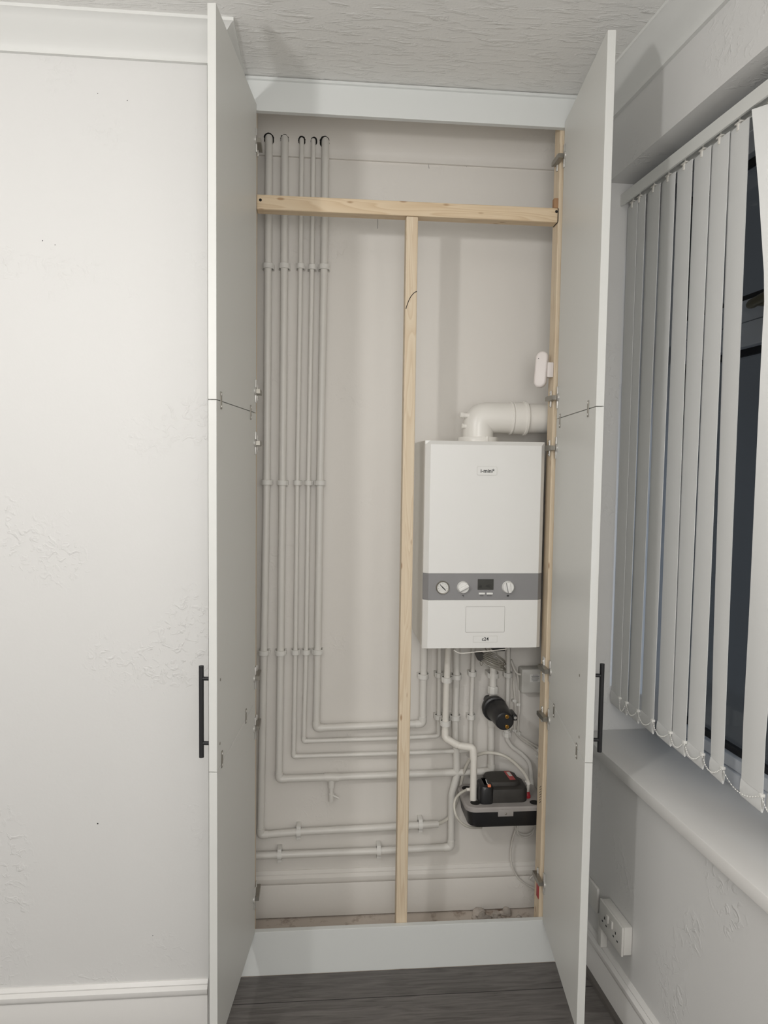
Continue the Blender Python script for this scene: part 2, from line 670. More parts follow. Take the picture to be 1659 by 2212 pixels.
cp = cove_profile(0.078, 0.074)
mb = MB()
xo = XL + 0.078
mb.prism(cp, lambda p: (RX0, YL - p[0], CEIL - p[1]), lambda p: (XL + p[0], YL - p[0], CEIL - p[1]))
mb.prism(cp, lambda p: (XL + p[0], YL - p[0], CEIL - p[1]), lambda p: (XL + p[0], -0.002, CEIL - p[1]))
struct(mb.build('trim_1', 'cove'))
cpr = cove_profile(0.085, 0.062)
mb = MB(WL)
mb.prism(cpr, lambda p: (0.0, -p[0], CEIL - p[1]), lambda p: (3.4, -p[0], CEIL - p[1]))
struct(mb.build('trim_2', 'cove'))
cpb = cove_profile(0.11, 0.096, n=14, ex=2.2)
mb = MB()
mb.prism(cpb, lambda p: (XL, YB - p[0], CEIL - p[1]), lambda p: (1.06, YB - p[0], CEIL - p[1]))
cove_back = struct(mb.build('trim_3', 'back'))


def skirt_profile(h, t):
    # (out from wall, up)
    return [(0, 0), (t * 0.8, 0), (t * 0.8, h * 0.70), (t * 0.72, h * 0.72), (t * 0.95, h * 0.745), (t * 1.1, h * 0.80), (t * 1.05, h * 0.87),
            (t * 0.75, h * 0.905), (t * 0.6, h * 0.92), (t * 0.62, h * 0.945), (t * 0.38, h * 0.975), (t * 0.2, h), (0, h)]


sp = skirt_profile(0.143, 0.02)
mb = MB()
mb.prism(sp, lambda p: (RX0, YL - p[0], p[1]), lambda p: (XL - 0.002, YL - p[0], p[1]))
struct(mb.build('baseboard_left', 'gloss'))
mb = MB(WL)
mb.prism(sp, lambda p: (0.0, -p[0], p[1]), lambda p: (3.4, -p[0], p[1]))
struct(mb.build('baseboard_right', 'gloss'))
sb = skirt_profile(0.165, 0.02)
mb = MB()
mb.prism(sb, lambda p: (XL, YB - p[0], p[1] + 0.005), lambda p: (1.05, YB - p[0], p[1] + 0.005))
struct(mb.build('baseboard_back', 'back'))
mb = MB(WL)                # quarter bead along the laminate
mb.prism([(0.016, 0), (0.03, 0), (0.027, 0.009), (0.016, 0.014)], lambda p: (0.0, -p[0], p[1]), lambda p: (3.4, -p[0], p[1]))
struct(mb.build('trim_4', mat('grey_floor_beading', (92, 88, 84), 0.5)))

# header and plinth boards of the cupboard front
HB, PT = 2.632, 0.1435
mb = MB()
mb.box((XL + 0.002, 0.0, HB), (1.066, 0.018, CEIL - 0.001), 0.001)
tag(mb.build('header_board', 'mdf', smooth=False), 'white painted board closing the cupboard front between door tops and ceiling', 'board')
mb = MB()
mb.prism([(0, 0), (-0.005, 0.002), (-0.006, 0.010), (0, 0.012)], lambda p: (XL + 0.08, p[0], CEIL - 0.001 - p[1]), lambda p: (1.0, p[0], CEIL - 0.001 - p[1]))
struct(mb.build('trim_5', 'mdf'))
mb = MB()
mb.box((XL + 0.002, 0.0, 0.001), (1.068, 0.018, PT), 0.001)
tag(mb.build('plinth_board', 'mdf', smooth=False), 'white painted kickboard across the cupboard front along the floor', 'board')

mb = MB()
mb.box((XL + 0.002, 0.001, PT + 0.0005), (-0.012, 0.0185, HB - 0.0005), 0.001)
struct(mb.build('trim_7', 'mdf', smooth=False))
mb = MB()
mb.box((0.930, 0.001, PT + 0.0005), (1.068, 0.0185, HB - 0.0005), 0.001)
struct(mb.build('trim_8', 'mdf', smooth=False))

# ------------------------------------------------------------------ timber framing
TY0, TY1 = 0.019, 0.062
XR = 0.916
mb = MB()
mb.box((-0.046, TY0, 0.001), (-0.001, TY1, HB + 0.04), 0.003)
tag(mb.build('timber_post', 'pine_z', smooth=False), 'pine upright at the left jamb, mostly hidden by the open left door', 'timber')
po = thing('timber_post', (XR + 0.02, TY0, 0.001), 'pine upright at the right jamb beside the boiler, carrying the right hinges', 'timber')
mb = MB()
mb.box((XR, TY0, 0.001), (XR + 0.045, TY1 + 0.012, HB + 0.04), 0.003)
mb.build('upright', 'pine_z', po, smooth=False)
q = P(1178, 1680, TY0)
for k in range(7):
    mb = MB()
    z = 0.575 - k * 0.0085
    mb.sweep([(XR - 0.0004, TY0 + 0.012, z), (XR - 0.0004, TY0 + 0.026, z - 0.011)], 0.0008, 5)
    mb.build('stamp_mark', 'ink', po)
rail = thing('timber_rail', (0.45, TY0, 2.357), 'pine crosspiece spanning between the two jambs above the middle upright', 'timber')
mb = MB()
mb.box((0.0, TY0, 2.3585), (XR - 0.001, TY1, 2.4015), 0.003)
mb.build('crosspiece', 'pine_x', rail, smooth=False)
for px, py in ((562.5, 432), (1202, 457)):
    c = P(px, py, TY0)
    mb = MB()
    mb.lathe([(0.0005, 0.0045), (-0.0006, 0.0042), (-0.0002, 0.002)], c, (0, 1, 0), 14)
    mb.build('screw', 'dark', rail)
mb = MB()
mb.sweep([(XR - 0.0006, TY0 - 0.0004, 2.4), (XR - 0.0006, TY0 - 0.0004, 2.362), (XR - 0.0012, TY0 + 0.004, 2.3582), (XR - 0.0012, TY1, 2.3582)], 0.0010, 6)
mb.build('end_gap', 'dark', rail)
ST = thing('timber_stud', (0.467, TY0, 0.0), 'pine middle upright standing left of the boiler under the crosspiece', 'timber')
mb = MB()
mb.box((0.447, TY0, 0.001), (0.483, TY1, 2.3575), 0.003)
mb.build('upright', 'pine_z', ST, smooth=False)
mb = MB()
mb.sweep(spline([P(900.5, 629, TY0 - .0003), P(893, 634, TY0 - .0003), P(885, 645, TY0 - .0003), P(879, 660, TY0 - .0003), P(877, 667, TY0 - .0003)], 6), 0.0012, 6)
mb.build('crack', 'dark', ST)
mb = MB()
mb.box((XR - 0.013, TY0 + 0.002, 2.4025), (XR - 0.0005, TY1 - 0.022, 2.432), 0.001)
tag(mb.build('wood_block', 'pine_end', smooth=False), 'small reddish offcut on top of the crosspiece at its right end', 'timber')


# ------------------------------------------------------------------ cupboard doors
class DoorXF:
    def __init__(s, o, d, n):
        s.o, s.d, s.n = V(o), V(d).normalized(), V(n).normalized()

    def __call__(s, p):     # p = (u along door from the hinge, w out of the inner face, z)
        return s.o + s.d * p[0] + s.n * p[1] + V((0, 0, p[2]))

    def px(s, x, y):        # pixel -> local point on the inner face
        d = ray(x, y)
        k = (s.o - CAM).dot(s.n) / d.dot(s.n)
        q = CAM + d * k
        return (q - s.o).dot(s.d), q.z


def cupboard_door(side, label, o, d, n, zs_top, zs_low, hinges, straps, dots, hbar):
    X = DoorXF(o, d, n)
    T, WD = 0.020, 0.455
    root = thing('cupboard_door', (o[0], o[1], 0.14), label, 'door', 'cupboard doors')
    z0, z1 = 0.143, 2.648
    gap = 0.0009
    (ua, ub), (la, lb) = zs_top, zs_low       # joint heights at hinge edge / free edge
    def panel(zb0, zb1, zt0, zt1):
        mb = MB(X)
        p = [(0, zb0), (WD, zb1), (WD, zt1), (0, zt0)]
        mb.rings([[(u, 0, z) for u, z in p], [(u, -T, z) for u, z in p]])
        bmesh.ops.bevel(mb.bm, geom=mb.bm.edges[:], offset=0.0008, segments=1, affect='EDGES')
        return mb.build('door_panel', 'door', root, smooth=False)
    panel(ua + gap, ub + gap, z1, z1)
    panel(la + gap, lb + gap, ua - gap, ub - gap)
    panel(z0, z0, la - gap, lb - gap)
    sg = n[0] / abs(n[0])
    for px, py in hinges:
        u, z = X.px(px, py)
        u = 0.012
        mb = MB(X)
        mb.box((u - 0.006, 0, z - 0.034), (u + 0.006, 0.004, z + 0.034), 0.0012)
        mb.lathe([(0, 0.012), (0.004, 0.012), (0.004, 0.009)], (u + 0.006, 0, z), (0, 1, 0), 16)
        h = mb.build('hinge', 'chrome', root)
        # arm crossing from the leaf to the post, plate screwed to the post
        yb = TY0
        xs = 0.0 if sg > 0 else XR
        a = X((u, 0.004, z))
        mb = MB()
        x0, x1 = (xs + 0.001, xs + 0.015) if sg > 0 else (xs - 0.015, xs - 0.001)
        prof = [(a.y - 0.004, -0.0065), (a.y - 0.004, 0.0065), (yb + 0.008, 0.0085), (yb + 0.034, 0.006), (yb + 0.034, -0.006), (yb + 0.008, -0.0085)]
        mb.prism(prof, lambda p: (x0, p[0], z + p[1]), lambda p: (x1, p[0], z + p[1]))
        mb.build('hinge_arm', 'steel', h, angle=20)
        mb = MB()
        xp0, xp1 = (xs, xs + 0.0045) if sg > 0 else (xs - 0.0045, xs)
        mb.box((xp0, yb + 0.012, z - 0.026), (xp1, yb + 0.022, z + 0.026), 0.002)
        for dz in (-0.02, 0.02):
            mb.ball((xp1 if sg > 0 else xp0, yb + 0.017, z + dz), 0.0028, 1)
        mb.build('mounting_plate', 'chrome', h)
    for px, py in straps:
        u, z = X.px(px, py)
        mb = MB(X)
        mb.box((u - 0.006, 0, z - 0.021), (u + 0.006, 0.002, z + 0.021), 0.0008)
        st = mb.build('mending_plate', 'steel', root)
        for dz in (-0.0145, 0.0145):
            mb = MB()
            c = X((u, 0.002, z + dz))
            mb.lathe([(0, 0.0038), (0.0012, 0.0034), (0.0022, 0.0015)], c, n, 12)
            mb.build('screw', 'chrome', st)
    for px, py in dots:
        u, z = X.px(px, py)
        mb = MB()
        mb.lathe([(0, 0.0042), (0.0008, 0.0036), (0.0012, 0.0012)], X((u, 0, z)), n, 14)
        mb.build('screw_head', 'steel', root)
    zb0, zb1, zs, ux = hbar
    mb = MB(X)
    wo = -T - 0.030
    mb.cyl((ux, wo, zb0), (ux, wo, zb1), 0.006, seg=20)
    bmesh.ops.bevel(mb.bm, geom=[e for e in mb.bm.edges if e.calc_face_angle(0) > 1.0], offset=0.001, segments=2, affect='EDGES')
    hd = mb.build('door_handle', 'hblack', root)
    for zz in zs:
        mb = MB(X)
        mb.cyl((ux, wo + 0.004, zz), (ux, -T, zz), 0.0048, seg=16)
        mb.build('handle_post', 'hblack', hd)
    return root


LN = V((0.0, 0.0, 0)); LD = V((-0.051, -0.455, 0)).normalized()
left_door = cupboard_door('l', 'left white cupboard door swung open beside the plain wall, its black handle facing left',
    (0.002, -0.001, 0), LD, (-LD.y, LD.x, 0), (1.757, 1.754), (0.880, 0.856),
    [(551, 300), (551, 845), (551, 957), (549, 1466), (547, 1578), (546, 1950)],
    [(477, 865), (541, 891), (531, 1547), (479, 1640)], [(476, 1468), (475, 1606)],
    (0.875, 1.106, (0.911, 1.074), 0.412))
RD = V((-0.052, -0.45, 0)).normalized()
right_door = cupboard_door('r', 'right white cupboard door swung open towards the window blind, handle against the sill',
    (0.922, -0.001, 0), RD, (RD.y, -RD.x, 0), (1.757, 1.757), (0.880, 0.858),
    [(1216, 345), (1203, 860), (1198, 968), (1190, 1452), (1187, 1556), (1178, 1915)],
    [(1271, 883), (1210, 909), (1197, 1535), (1246, 1622)], [(1252, 1459), (1251, 1592)],
    (0.868, 1.101, (0.900, 1.070), 0.405))
for z0_, z1_, m_, py in ((0, 0, 'clip', 1447), (0, 0, 'red', 1915)):
    z = P(1172, py, 0.03).z
    mb = MB()
    mb.box((XR - 0.0015, TY0 + 0.006, z - 0.040), (XR - 0.0002, TY0 + 0.03, z + 0.040), 0.0005)
    if m_ == 'red':
        tag(mb.build('hinge_packer', m_), 'red plastic packer behind the lowest hinge of the right jamb', 'packer')
    else:
        tag(mb.build('hinge_packer', m_), 'white plastic packer behind a hinge of the right jamb, beside the junction box', 'packer')

# ------------------------------------------------------------------ boiler
BX0, BX1, BZ0, BZ1, BY0 = 0.520, 0.902, 1.027, 1.687, 0.03
bo = thing('boiler', ((BX0 + BX1) / 2, YB - 0.01, BZ0), 'white wall-hung combination boiler with a grey control band', 'boiler')
mb = MB()
mb.box((BX0, BY0 + 0.028, BZ0 + 0.004), (BX1, YB - 0.002, BZ1), 0.003)
mb.build('casing', 'boiler_side', bo, smooth=False)


def face_panel(z0, z1, ch0, ch1):
    # front shell section: chamfered at both sides, optionally at bottom / top
    mb = MB()
    c = 0.015
    def prof(inz):
        return [(BX0, BY0 + 0.0275), (BX0, BY0 + 0.016), (BX0 + c, BY0 + inz), (BX1 - c, BY0 + inz), (BX1, BY0 + 0.016), (BX1, BY0 + 0.0275)]
    rows = []
    if ch0:
        rows.append((z0, 0.012))
        rows.append((z0 + ch0, 0.0))
    else:
        rows.append((z0, 0.0))
    if ch1:
        rows.append((z1 - ch1, 0.0))
        rows.append((z1, 0.014))
    else:
        rows.append((z1, 0.0))
    mb.rings([[(x, y, z) for x, y in prof(k)] for z, k in rows])
    return mb


G = 0.0008
face_panel(1.2705, BZ1 - 0.001, 0, 0.012).build('front_cover', 'boiler', bo, smooth=False)
face_panel(1.1855 + G, 1.2705 - G, 0, 0).build('control_panel', 'grey', bo, smooth=False)
lowp = face_panel(BZ0 + 0.002, 1.1855, 0.003, 0).build('lower_cover', 'boiler', bo, smooth=False)


def rounded(w, h, r, n=5):
    out = []
    for cx, cy, a0 in ((w - r, h - r, 0), (-w + r, h - r, 90), (-w + r, -h + r, 180), (w - r, -h + r, 270)):
        for k in range(n + 1):
            a = math.radians(a0 + 90 * k / n)
            out.append((cx + r * math.cos(a), cy + r * math.sin(a)))
    return out


def plate(name, c, w, h, r, m, parent, out=0.0012, back=0.0005):
    mb = MB()
    mb.prism(rounded(w / 2, h / 2, r), lambda p: (c[0] + p[0], c[1] + back, c[2] + p[1]), lambda p: (c[0] + p[0], c[1] - out, c[2] + p[1]))
    return mb.build(name, m, parent, angle=25)


def frame_line(name, c, w, h, r, m, parent, th=0.0007):
    mb = MB()
    a = rounded(w / 2, h / 2, r)
    b = rounded(w / 2 - th, h / 2 - th, r * 0.9)
    n = len(a)
    mb.rings([[(c[0] + p[0], c[1] - y, c[2] + p[1]) for p in q] for q, y in ((a, -0.0003), (a, 0.0003), (b, 0.0003), (b, -0.0003))], caps=False)
    return mb.build(name, m, parent, smooth=False)


c = P(1052, 1017, BY0)
bd = plate('name_badge', c, 0.064, 0.027, 0.004, 'boiler', bo, 0.0016)
frame_line('badge_edge', (c[0], BY0 - 0.0016, c[2]), 0.064, 0.027, 0.004, M['jbox'], bd)
text('badge_text', 'i-mini\u00b2', 0.0172, (c[0] + 0.001, BY0 - 0.0021, c[2] - 0.0005), bd, bold=0.0002)
c = P(1048, 1338, BY0)
frame_line('flap_outline', (c[0], BY0, c[2]), 0.126, 0.083, 0.003, M['steel'], lowp)
c = P(1048, 1380.5, BY0)
bd = plate('model_badge', c, 0.078, 0.0205, 0.001, 'boiler', bo, 0.0008)
frame_line('badge_edge', (c[0], BY0 - 0.0008, c[2]), 0.078, 0.0205, 0.001, M['jbox'], bd)
text('badge_text', 'c24', 0.0155, (c[0], BY0 - 0.0013, c[2]), bd, bold=0.00015)
# gauge
c = P(956, 1269, BY0)
mb = MB()
mb.lathe([(0.002, 0.0212), (-0.004, 0.0212), (-0.006, 0.0195), (-0.0055, 0.018), (-0.003, 0.0175)], c, (0, 1, 0), 40)
ga = mb.build('pressure_gauge', 'steel', bo)
mb = MB()
mb.lathe([(-0.002, 0.0176), (-0.0036, 0.0176)], c, (0, 1, 0), 36)
mb.build('dial', 'paper', ga)
mb = MB()
mb.prism([(-0.0105, 0.0105), (-0.009, 0.0105), (0.0025, 0.0005), (0.0105, -0.008), (0.009, -0.0095), (-0.0005, -0.0015)],
         lambda p: (c.x + p[0], c.y - 0.0037, c.z + p[1]), lambda p: (c.x + p[0], c.y - 0.0046, c.z + p[1]))
mb.build('needle', 'ink', ga)
mb = MB()
for k in range(9):
    a = math.radians(225 - k * 33.75)
    mb.sweep([(c.x + math.cos(a) * 0.0125, c.y - 0.0038, c.z + math.sin(a) * 0.0125), (c.x + math.cos(a) * 0.0148, c.y - 0.0038, c.z + math.sin(a) * 0.0148)], 0.0005, 5)
mb.build('tick_marks', 'ink', ga)
# knobs
for px, py, rot in ((1000, 1268.5, 28), (1097, 1268, -78)):
    c = P(px, py, BY0)
    mb = MB()
    mb.lathe([(0.001, 0.0195), (-0.002, 0.0195), (-0.004, 0.0185), (-0.011, 0.0172), (-0.0125, 0.0155)], c, (0, 1, 0), 36)
    kn = mb.build('control_knob', 'boiler', bo)
    ca, sa = math.cos(math.radians(rot)), math.sin(math.radians(rot))
    def RT(p, c=c, ca=ca, sa=sa):
        return V((c.x + p[0] * ca - p[2] * sa, c.y + p[1], c.z + p[0] * sa + p[2] * ca))
    mb = MB(RT)
    mb.box((-0.0165, -0.0185, -0.0052), (0.0165, -0.0115, 0.0052), 0.0015)
    mb.build('grip', 'boiler', kn)
    mb = MB(RT)
    mb.box((-0.0165, -0.0192, -0.0060), (0.0165, -0.0122, -0.0052))
    mb.build('pointer_line', 'grey', kn)
c = P(1049, 1262.5, BY0)
ds = plate('display', c, 0.051, 0.0335, 0.001, 'lcd', bo, 0.001)
text('display_digits', '00', 0.0125, (c.x - 0.017, BY0 - 0.0013, c.z - 0.006), ds, 'lcdseg', 0.0002)
text('display_digits', '00', 0.0125, (c.x + 0.0085, BY0 - 0.0013, c.z - 0.006), ds, 'lcdseg', 0.0002)
for px, tx in ((1040.5, 'MODE'), (1057.5, 'RESTART')):
    c = P(px, 1282, BY0)
    mb = MB()
    mb.box((c.x - 0.010, BY0 - 0.004, c.z - 0.003), (c.x + 0.010, BY0 + 0.001, c.z + 0.003), 0.001)
    mb.build('button', 'boiler', bo)
    c = P(px, 1287.2, BY0)
    text('button_caption', tx, 0.0042, (c.x, BY0 - 0.0006, c.z), bo, 'ink', 0.0001)
c = P(1000, 1287, BY0)     # tap symbol
mb = MB()
mb.box((c.x - 0.003, BY0 - 0.0006, c.z), (c.x + 0.003, BY0, c.z + 0.0014))
mb.box((c.x + 0.002, BY0 - 0.0006, c.z - 0.0024), (c.x + 0.0034, BY0, c.z + 0.001))
mb.box((c.x - 0.0008, BY0 - 0.0006, c.z + 0.0014), (c.x + 0.0004, BY0, c.z + 0.0034))
mb.build('tap_symbol', 'ink', bo, smooth=False)
c = P(1097, 1287, BY0)     # radiator symbol
mb = MB()
for k in range(4):
    mb.box((c.x - 0.0032 + k * 0.0018, BY0 - 0.0006, c.z - 0.0028), (c.x - 0.002 + k * 0.0018, BY0, c.z + 0.0028))
mb.box((c.x - 0.0036, BY0 - 0.0005, c.z - 0.0004), (c.x + 0.0038, BY0, c.z + 0.0004))
mb.build('radiator_symbol', 'ink', bo, smooth=False)
# black connector box hanging below
c = P(1075, 1414, 0.13)
mb = MB()
mb.box((c.x - 0.02, 0.11, BZ0 - 0.028), (c.x + 0.02, 0.17, BZ0 + 0.004), 0.002)
mb.build('cable_gland', 'black', bo)
mb = MB()
mb.sweep(spline([P(980, 1404, 0.05), P(990, 1410, 0.045), P(1003, 1411, 0.04), P(1030, 1408, 0.04), P(1060, 1406, 0.04), P(1095, 1402, .05)], 8), 0.0017, 8)
mb.build('sealing_cord', 'cable', bo)

# flue
fl = thing('flue_pipe', (0.71, 0.16, BZ1), 'white plastic flue rising from the boiler top and turning right into the wall', 'flue')
FY, FR, FZ = 0.165, 0.0505, 1.7685
path = fillet([(0.712, FY, BZ1 + 0.016), (0.712, FY, FZ), (0.83, FY, FZ)], 0.062, 12)
mb = MB()
mb.sweep(path, FR, 36)
el = mb.build('flue_elbow', 'flue', fl)
mb = MB()
mb.cyl((0.82, FY, FZ), (1.075, FY, FZ), FR * 0.97, seg=36)
mb.build('straight_pipe', 'flue', fl)
for x0, x1, r in ((0.816, 0.823, 1.09), (0.826, 0.868, 1.05), (0.862, 0.872, 1.13)):
    mb = MB()
    mb.lathe([(0, FR * 0.98), (0, FR * r * 0.98), (0.0015, FR * r), (x1 - x0 - 0.0015, FR * r), (x1 - x0, FR * r * 0.98), (x1 - x0, FR * 0.98)], (x0, FY, FZ), (1, 0, 0), 40)
    mb.build('joint_ring', 'flue', fl)
mb = MB()
mb.lathe([(0, 0.066), (0.013, 0.066), (0.0165, 0.064), (0.0165, 0.05)], (0.712, FY, BZ1), (0, 0, 1), 40)
mb.box((0.712 + 0.012, FY - 0.0685, BZ1 + 0.001), (0.712 + 0.019, FY - 0.06, BZ1 + 0.017), 0.001)
mb.build('flue_collar', 'flue', fl)
for zz, l_, r_ in ((FZ + 0.005, 0.020, 0.010), (FZ - 0.03, 0.008, 0.008)):
    mb = MB()
    x_ = 0.712 - (0.046 if zz > FZ else 0.05)
    mb.lathe([(-0.012, r_ * 0.8), (l_ * 0.5, r_ * 0.8), (l_ * 0.5, r_), (l_, r_), (l_ + 0.001, r_ * 0.8)], (x_, FY - 0.02, zz), (-1, -0.15, 0.06), 18)
    mb.build('sampling_cap', 'flue', fl)

# ------------------------------------------------------------------ pipes
YP = 0.268
R22, R15 = 0.0124, 0.0078


def clip_v(c, r, root):     # ring clip on an upright pipe
    mb = MB()
    h = 0.0085
    mb.lathe([(-h, r + 0.0005), (-h, r + 0.0045), (-h + 0.001, r + 0.0055), (h - 0.001, r + 0.0055), (h, r + 0.0045), (h, r + 0.0005)], c, (0, 0, 1), 22)
    mb.box((c.x - r - 0.007, c.y - 0.002, c.z - h), (c.x + r + 0.007, YB - 0.0005, c.z + h), 0.001)
    mb.build('pipe_clip', 'clip', root)


def clip_h(c, r, root):     # saddle clip on a level pipe
    mb = MB()
    w = 0.0075
    mb.lathe([(-w, r + 0.0005), (-w, r + 0.005), (w, r + 0.005), (w, r + 0.0005)], c, (1, 0, 0), 22)
    mb.box((c.x - w, c.y - 0.009, c.z - r - 0.011), (c.x + w, YB - 0.0005, c.z + r + 0.011), 0.001)
    mb.build('pipe_clip', 'clip', root)


def elbow(a, b, c, r, root, leg=0.026, m='pipe'):
    a, b, c = V(a), V(b), V(c)
    u, w = (a - b).normalized(), (c - b).normalized()
    pts = fillet([b + u * leg, b, b + w * leg], r * 1.25, 8)
    mb = MB()
    mb.sweep(pts, r * 1.13, 20)
    mb.build('elbow', m, root)


def pipe(label, pts, r, bend, clips_v=(), clips_h=(), elbows=(), m='pipe', group=None, name='water_pipe', cat='pipe'):
    pts = [V(p) for p in pts]
    lo = min(pts, key=lambda p: p.z)
    root = thing(name, lo, label, cat, group)
    mb = MB()
    mb.sweep(fillet(pts, bend, 8), r, 20)
    mb.build('tube', m, root)
    for c in clips_v:
        clip_v(V(c), r, root)
    for c in clips_h:
        clip_h(V(c), r, root)
    for i in elbows:
        elbow(pts[i - 1], pts[i], pts[i + 1], r, root, leg=r * 2.1, m=m)
    return root


def B(x, y):
    return P(x, y, YP)


TOPZ = 2.70


def top(x, y):              # where an upright enters the coving
    q = B(x, y)
    return V((q.x, q.y, TOPZ + 0.015))


CV = lambda xs, ys: [B(x, y) for x, y in zip(xs, ys)]
pipe('first and leftmost upright white pipe, dropping lowest before its elbow near the cupboard floor',
     [top(581, 300), B(579, 575), B(576, 1040), B(570, 1410), B(562.5, 1804), B(645, 1797), B(820, 1788), B(930, 1781)], R22, 0.014,
     CV((579, 576, 570), (575, 1042, 1410)), CV((645, 908), (1797, 1782)), (4,))
tee = pipe('second upright white pipe from the left, with a drain tee on its level run',
     [top(615, 300), B(614, 575), B(610, 1040), B(606, 1410), B(602.5, 1683), B(716, 1679), B(900, 1672), B(1061, 1666), B(1062, 1560)], R22, 0.014,
     CV((614, 610, 606), (575, 1043, 1410)), (), (4, 7))
b_ = B(716, 1679)
mb = MB()
mb.cyl(b_ + V((-0.026, 0.0, 0.001)), b_ + V((0.026, 0, -0.001)), R22 * 1.14)
mb.cyl(b_, b_ + V((0, 0, -0.036)), R22 * 0.95)
mb.build('tee', 'pipe', tee)
mb = MB()
mb.cyl(b_ + V((0, 0, -0.03)), b_ + V((0, 0, -0.072)), R15)
mb.lathe([(-0.036, R15), (-0.036, R15 * 1.25), (-0.008, R15 * 1.3), (-0.006, R15)], b_ + V((0, 0, -0.05)), (0, 0, 1), 14)
mb.cyl(b_ + V((0.002, -0.004, -0.062)), b_ + V((0.026, -0.008, -0.072)), 0.0048, 0.0038, 12)
mb.build('drain_cock', 'pipe', tee)
pipe('third upright white pipe from the left, a thin one ending behind the boiler drain pipes',
     [top(652, 305), B(649, 575), B(642, 1040), B(638, 1410), B(634, 1634), B(900, 1626), B(1017, 1621), B(1017.5, 1600)], R15, 0.014,
     CV((649, 642, 638), (575, 1043, 1409)), (), (4,))
pipe('fourth upright white pipe from the left, a thin one returning up under the boiler',
     [top(677, 305), B(674, 575), B(666, 1040), B(661, 1410), B(656, 1601), B(850, 1595), B(947.5, 1590), B(949, 1455), B(950, 1385)], R15, 0.014,
     CV((674, 666, 661, 948.5, 947.5), (577, 1043, 1409, 1458, 1549)), (), (4,))
pipe('fifth and rightmost pipe of the upright row, turning up again at the boiler left edge',
     [top(703, 305), B(700, 575), B(691, 1040), B(686, 1410), B(683, 1573), B(850, 1566), B(913, 1563.5), B(915, 1460), B(917, 1380)], R22, 0.014,
     CV((700, 691, 686, 914.5), (577, 1043, 1408, 1461)), (), (4, 6))
pipe('upright white pipe under the boiler running down to the lowest level pipe near the floor',
     [B(987, 1385), B(986, 1462), B(983.5, 1550), B(983.5, 1596), B(986.5, 1625), B(986.5, 1676), B(976, 1716), B(974.5, 1830), B(820, 1838), B(604, 1846.5), B(535, 1849)], R22, 0.012,
     CV((986, 983.5), (1462, 1550)), CV((604, 818), (1846.5, 1838)), (7,))
pipe('short thin upright pipe under the boiler, third from the black filter leftwards',
     [B(1023, 1385), B(1021, 1455), B(1018, 1550), B(1017, 1612)], R15, 0.01, CV((1021.3, 1018.3), (1456, 1549)))

# condensate waste pipe
YC = 0.2
cw = thing('waste_pipe', P(1021, 1735, 0.15), 'creamy white plastic waste pipe bending twice from boiler down into the black pump', 'pipe')
wp = [P(969, 1392, .22), P(965, 1480, .22), P(962, 1570, .22), P(961.5, 1594, .215), P(991, 1611, .185), P(1022, 1615, .165), P(1023.5, 1640, .16), P(1022, 1742, .155)]
mb = MB()
mb.sweep(fillet(wp, 0.016, 8), 0.0113, 20)
mb.build('tube', 'cond', cw)
mb = MB()
mb.sweep(fillet([P(961.8, 1576, .22), P(961.5, 1594, .215), P(991, 1611, .185)], 0.018, 8), 0.0128, 20)
mb.build('bend', 'cond', cw)
mb = MB()
mb.sweep(fillet([P(993, 1611.3, .184), P(1022, 1615, .165), P(1023.5, 1640, .16)], 0.012, 8), 0.0128, 20)
mb.build('bend', 'cond', cw)
for x, y in ((965.5, 1468), (962.5, 1562)):
    c = P(x, y, .22)
    mb = MB()
    mb.lathe([(-0.009, 0.0115), (-0.009, 0.0165), (0.009, 0.0165), (0.009, 0.0115)], c, (0, 0, 1), 22)
    mb.box((c.x - 0.018, c.y - 0.002, c.z - 0.009), (c.x + 0.018, YB - 0.0005, c.z + 0.009), 0.001)
    mb.build('pipe_clip', 'clip', cw)

# filter pipe (upper stub) and magnetic filter
fp = pipe('white pipe stub with a hexagon nut between boiler and black filter', [P(1066, 1385, .25), P(1066, 1425, .25), P(1065, 1505, .235)], R22 * 1.05, 0.01, [P(1066, 1459, .25)])
c = P(1065, 1489, .238)
mb = MB()
mb.lathe([(-0.016, 0.016), (-0.012, 0.0185), (0.008, 0.0185), (0.012, 0.0165)], c, (0, 0, 1), 8)
mb.build('nut', 'clip', fp, angle=15)
fi = thing('magnetic_filter', P(1068, 1560, .2), 'black round filter canister with two brass screws below the boiler', 'filter')
c = P(1068, 1530, .2)
ax = V((0, -1, 0))
mb = MB()
mb.lathe([(-0.0965, 0.016), (-0.03, 0.016), (-0.02, 0.020), (-0.012, 0.042), (0.0, 0.0435), (0.006, 0.0435), (0.012, 0.042), (0.014, 0.036), (0.02, 0.034), (0.028, 0.030)], c, ax, 40)
mb.build('collar', 'black', fi)
c2 = c + V((0.006, -0.02, -0.002))
mb = MB()
mb.lathe([(-0.01, 0.038), (0.012, 0.0375), (0.018, 0.0355), (0.05, 0.034), (0.088, 0.0315), (0.096, 0.030), (0.0995, 0.026), (0.1005, 0.004)], c2, V((0.0, -1, -0.02)), 36)
mb.build('canister', 'black', fi)
for px, py in ((1095, 1548), (1095, 1569.5)):
    q = P(px, py, 0.0795)
    mb = MB()
    mb.lathe([(0.002, 0.0066), (-0.003, 0.0066), (-0.004, 0.0055), (-0.004, 0.0035), (-0.001, 0.003), (-0.0035, 0.0015)], q, (0, 1, 0), 18)
    mb.build('brass_screw', 'brass', fi)
q = P(1111, 1548, .12)
mb = MB()
mb.box((q.x - 0.008, q.y - 0.012, q.z - 0.010), (q.x + 0.007, q.y + 0.05, q.z + 0.008), 0.002)
mb.build('latch', 'black', fi)
mb = MB()
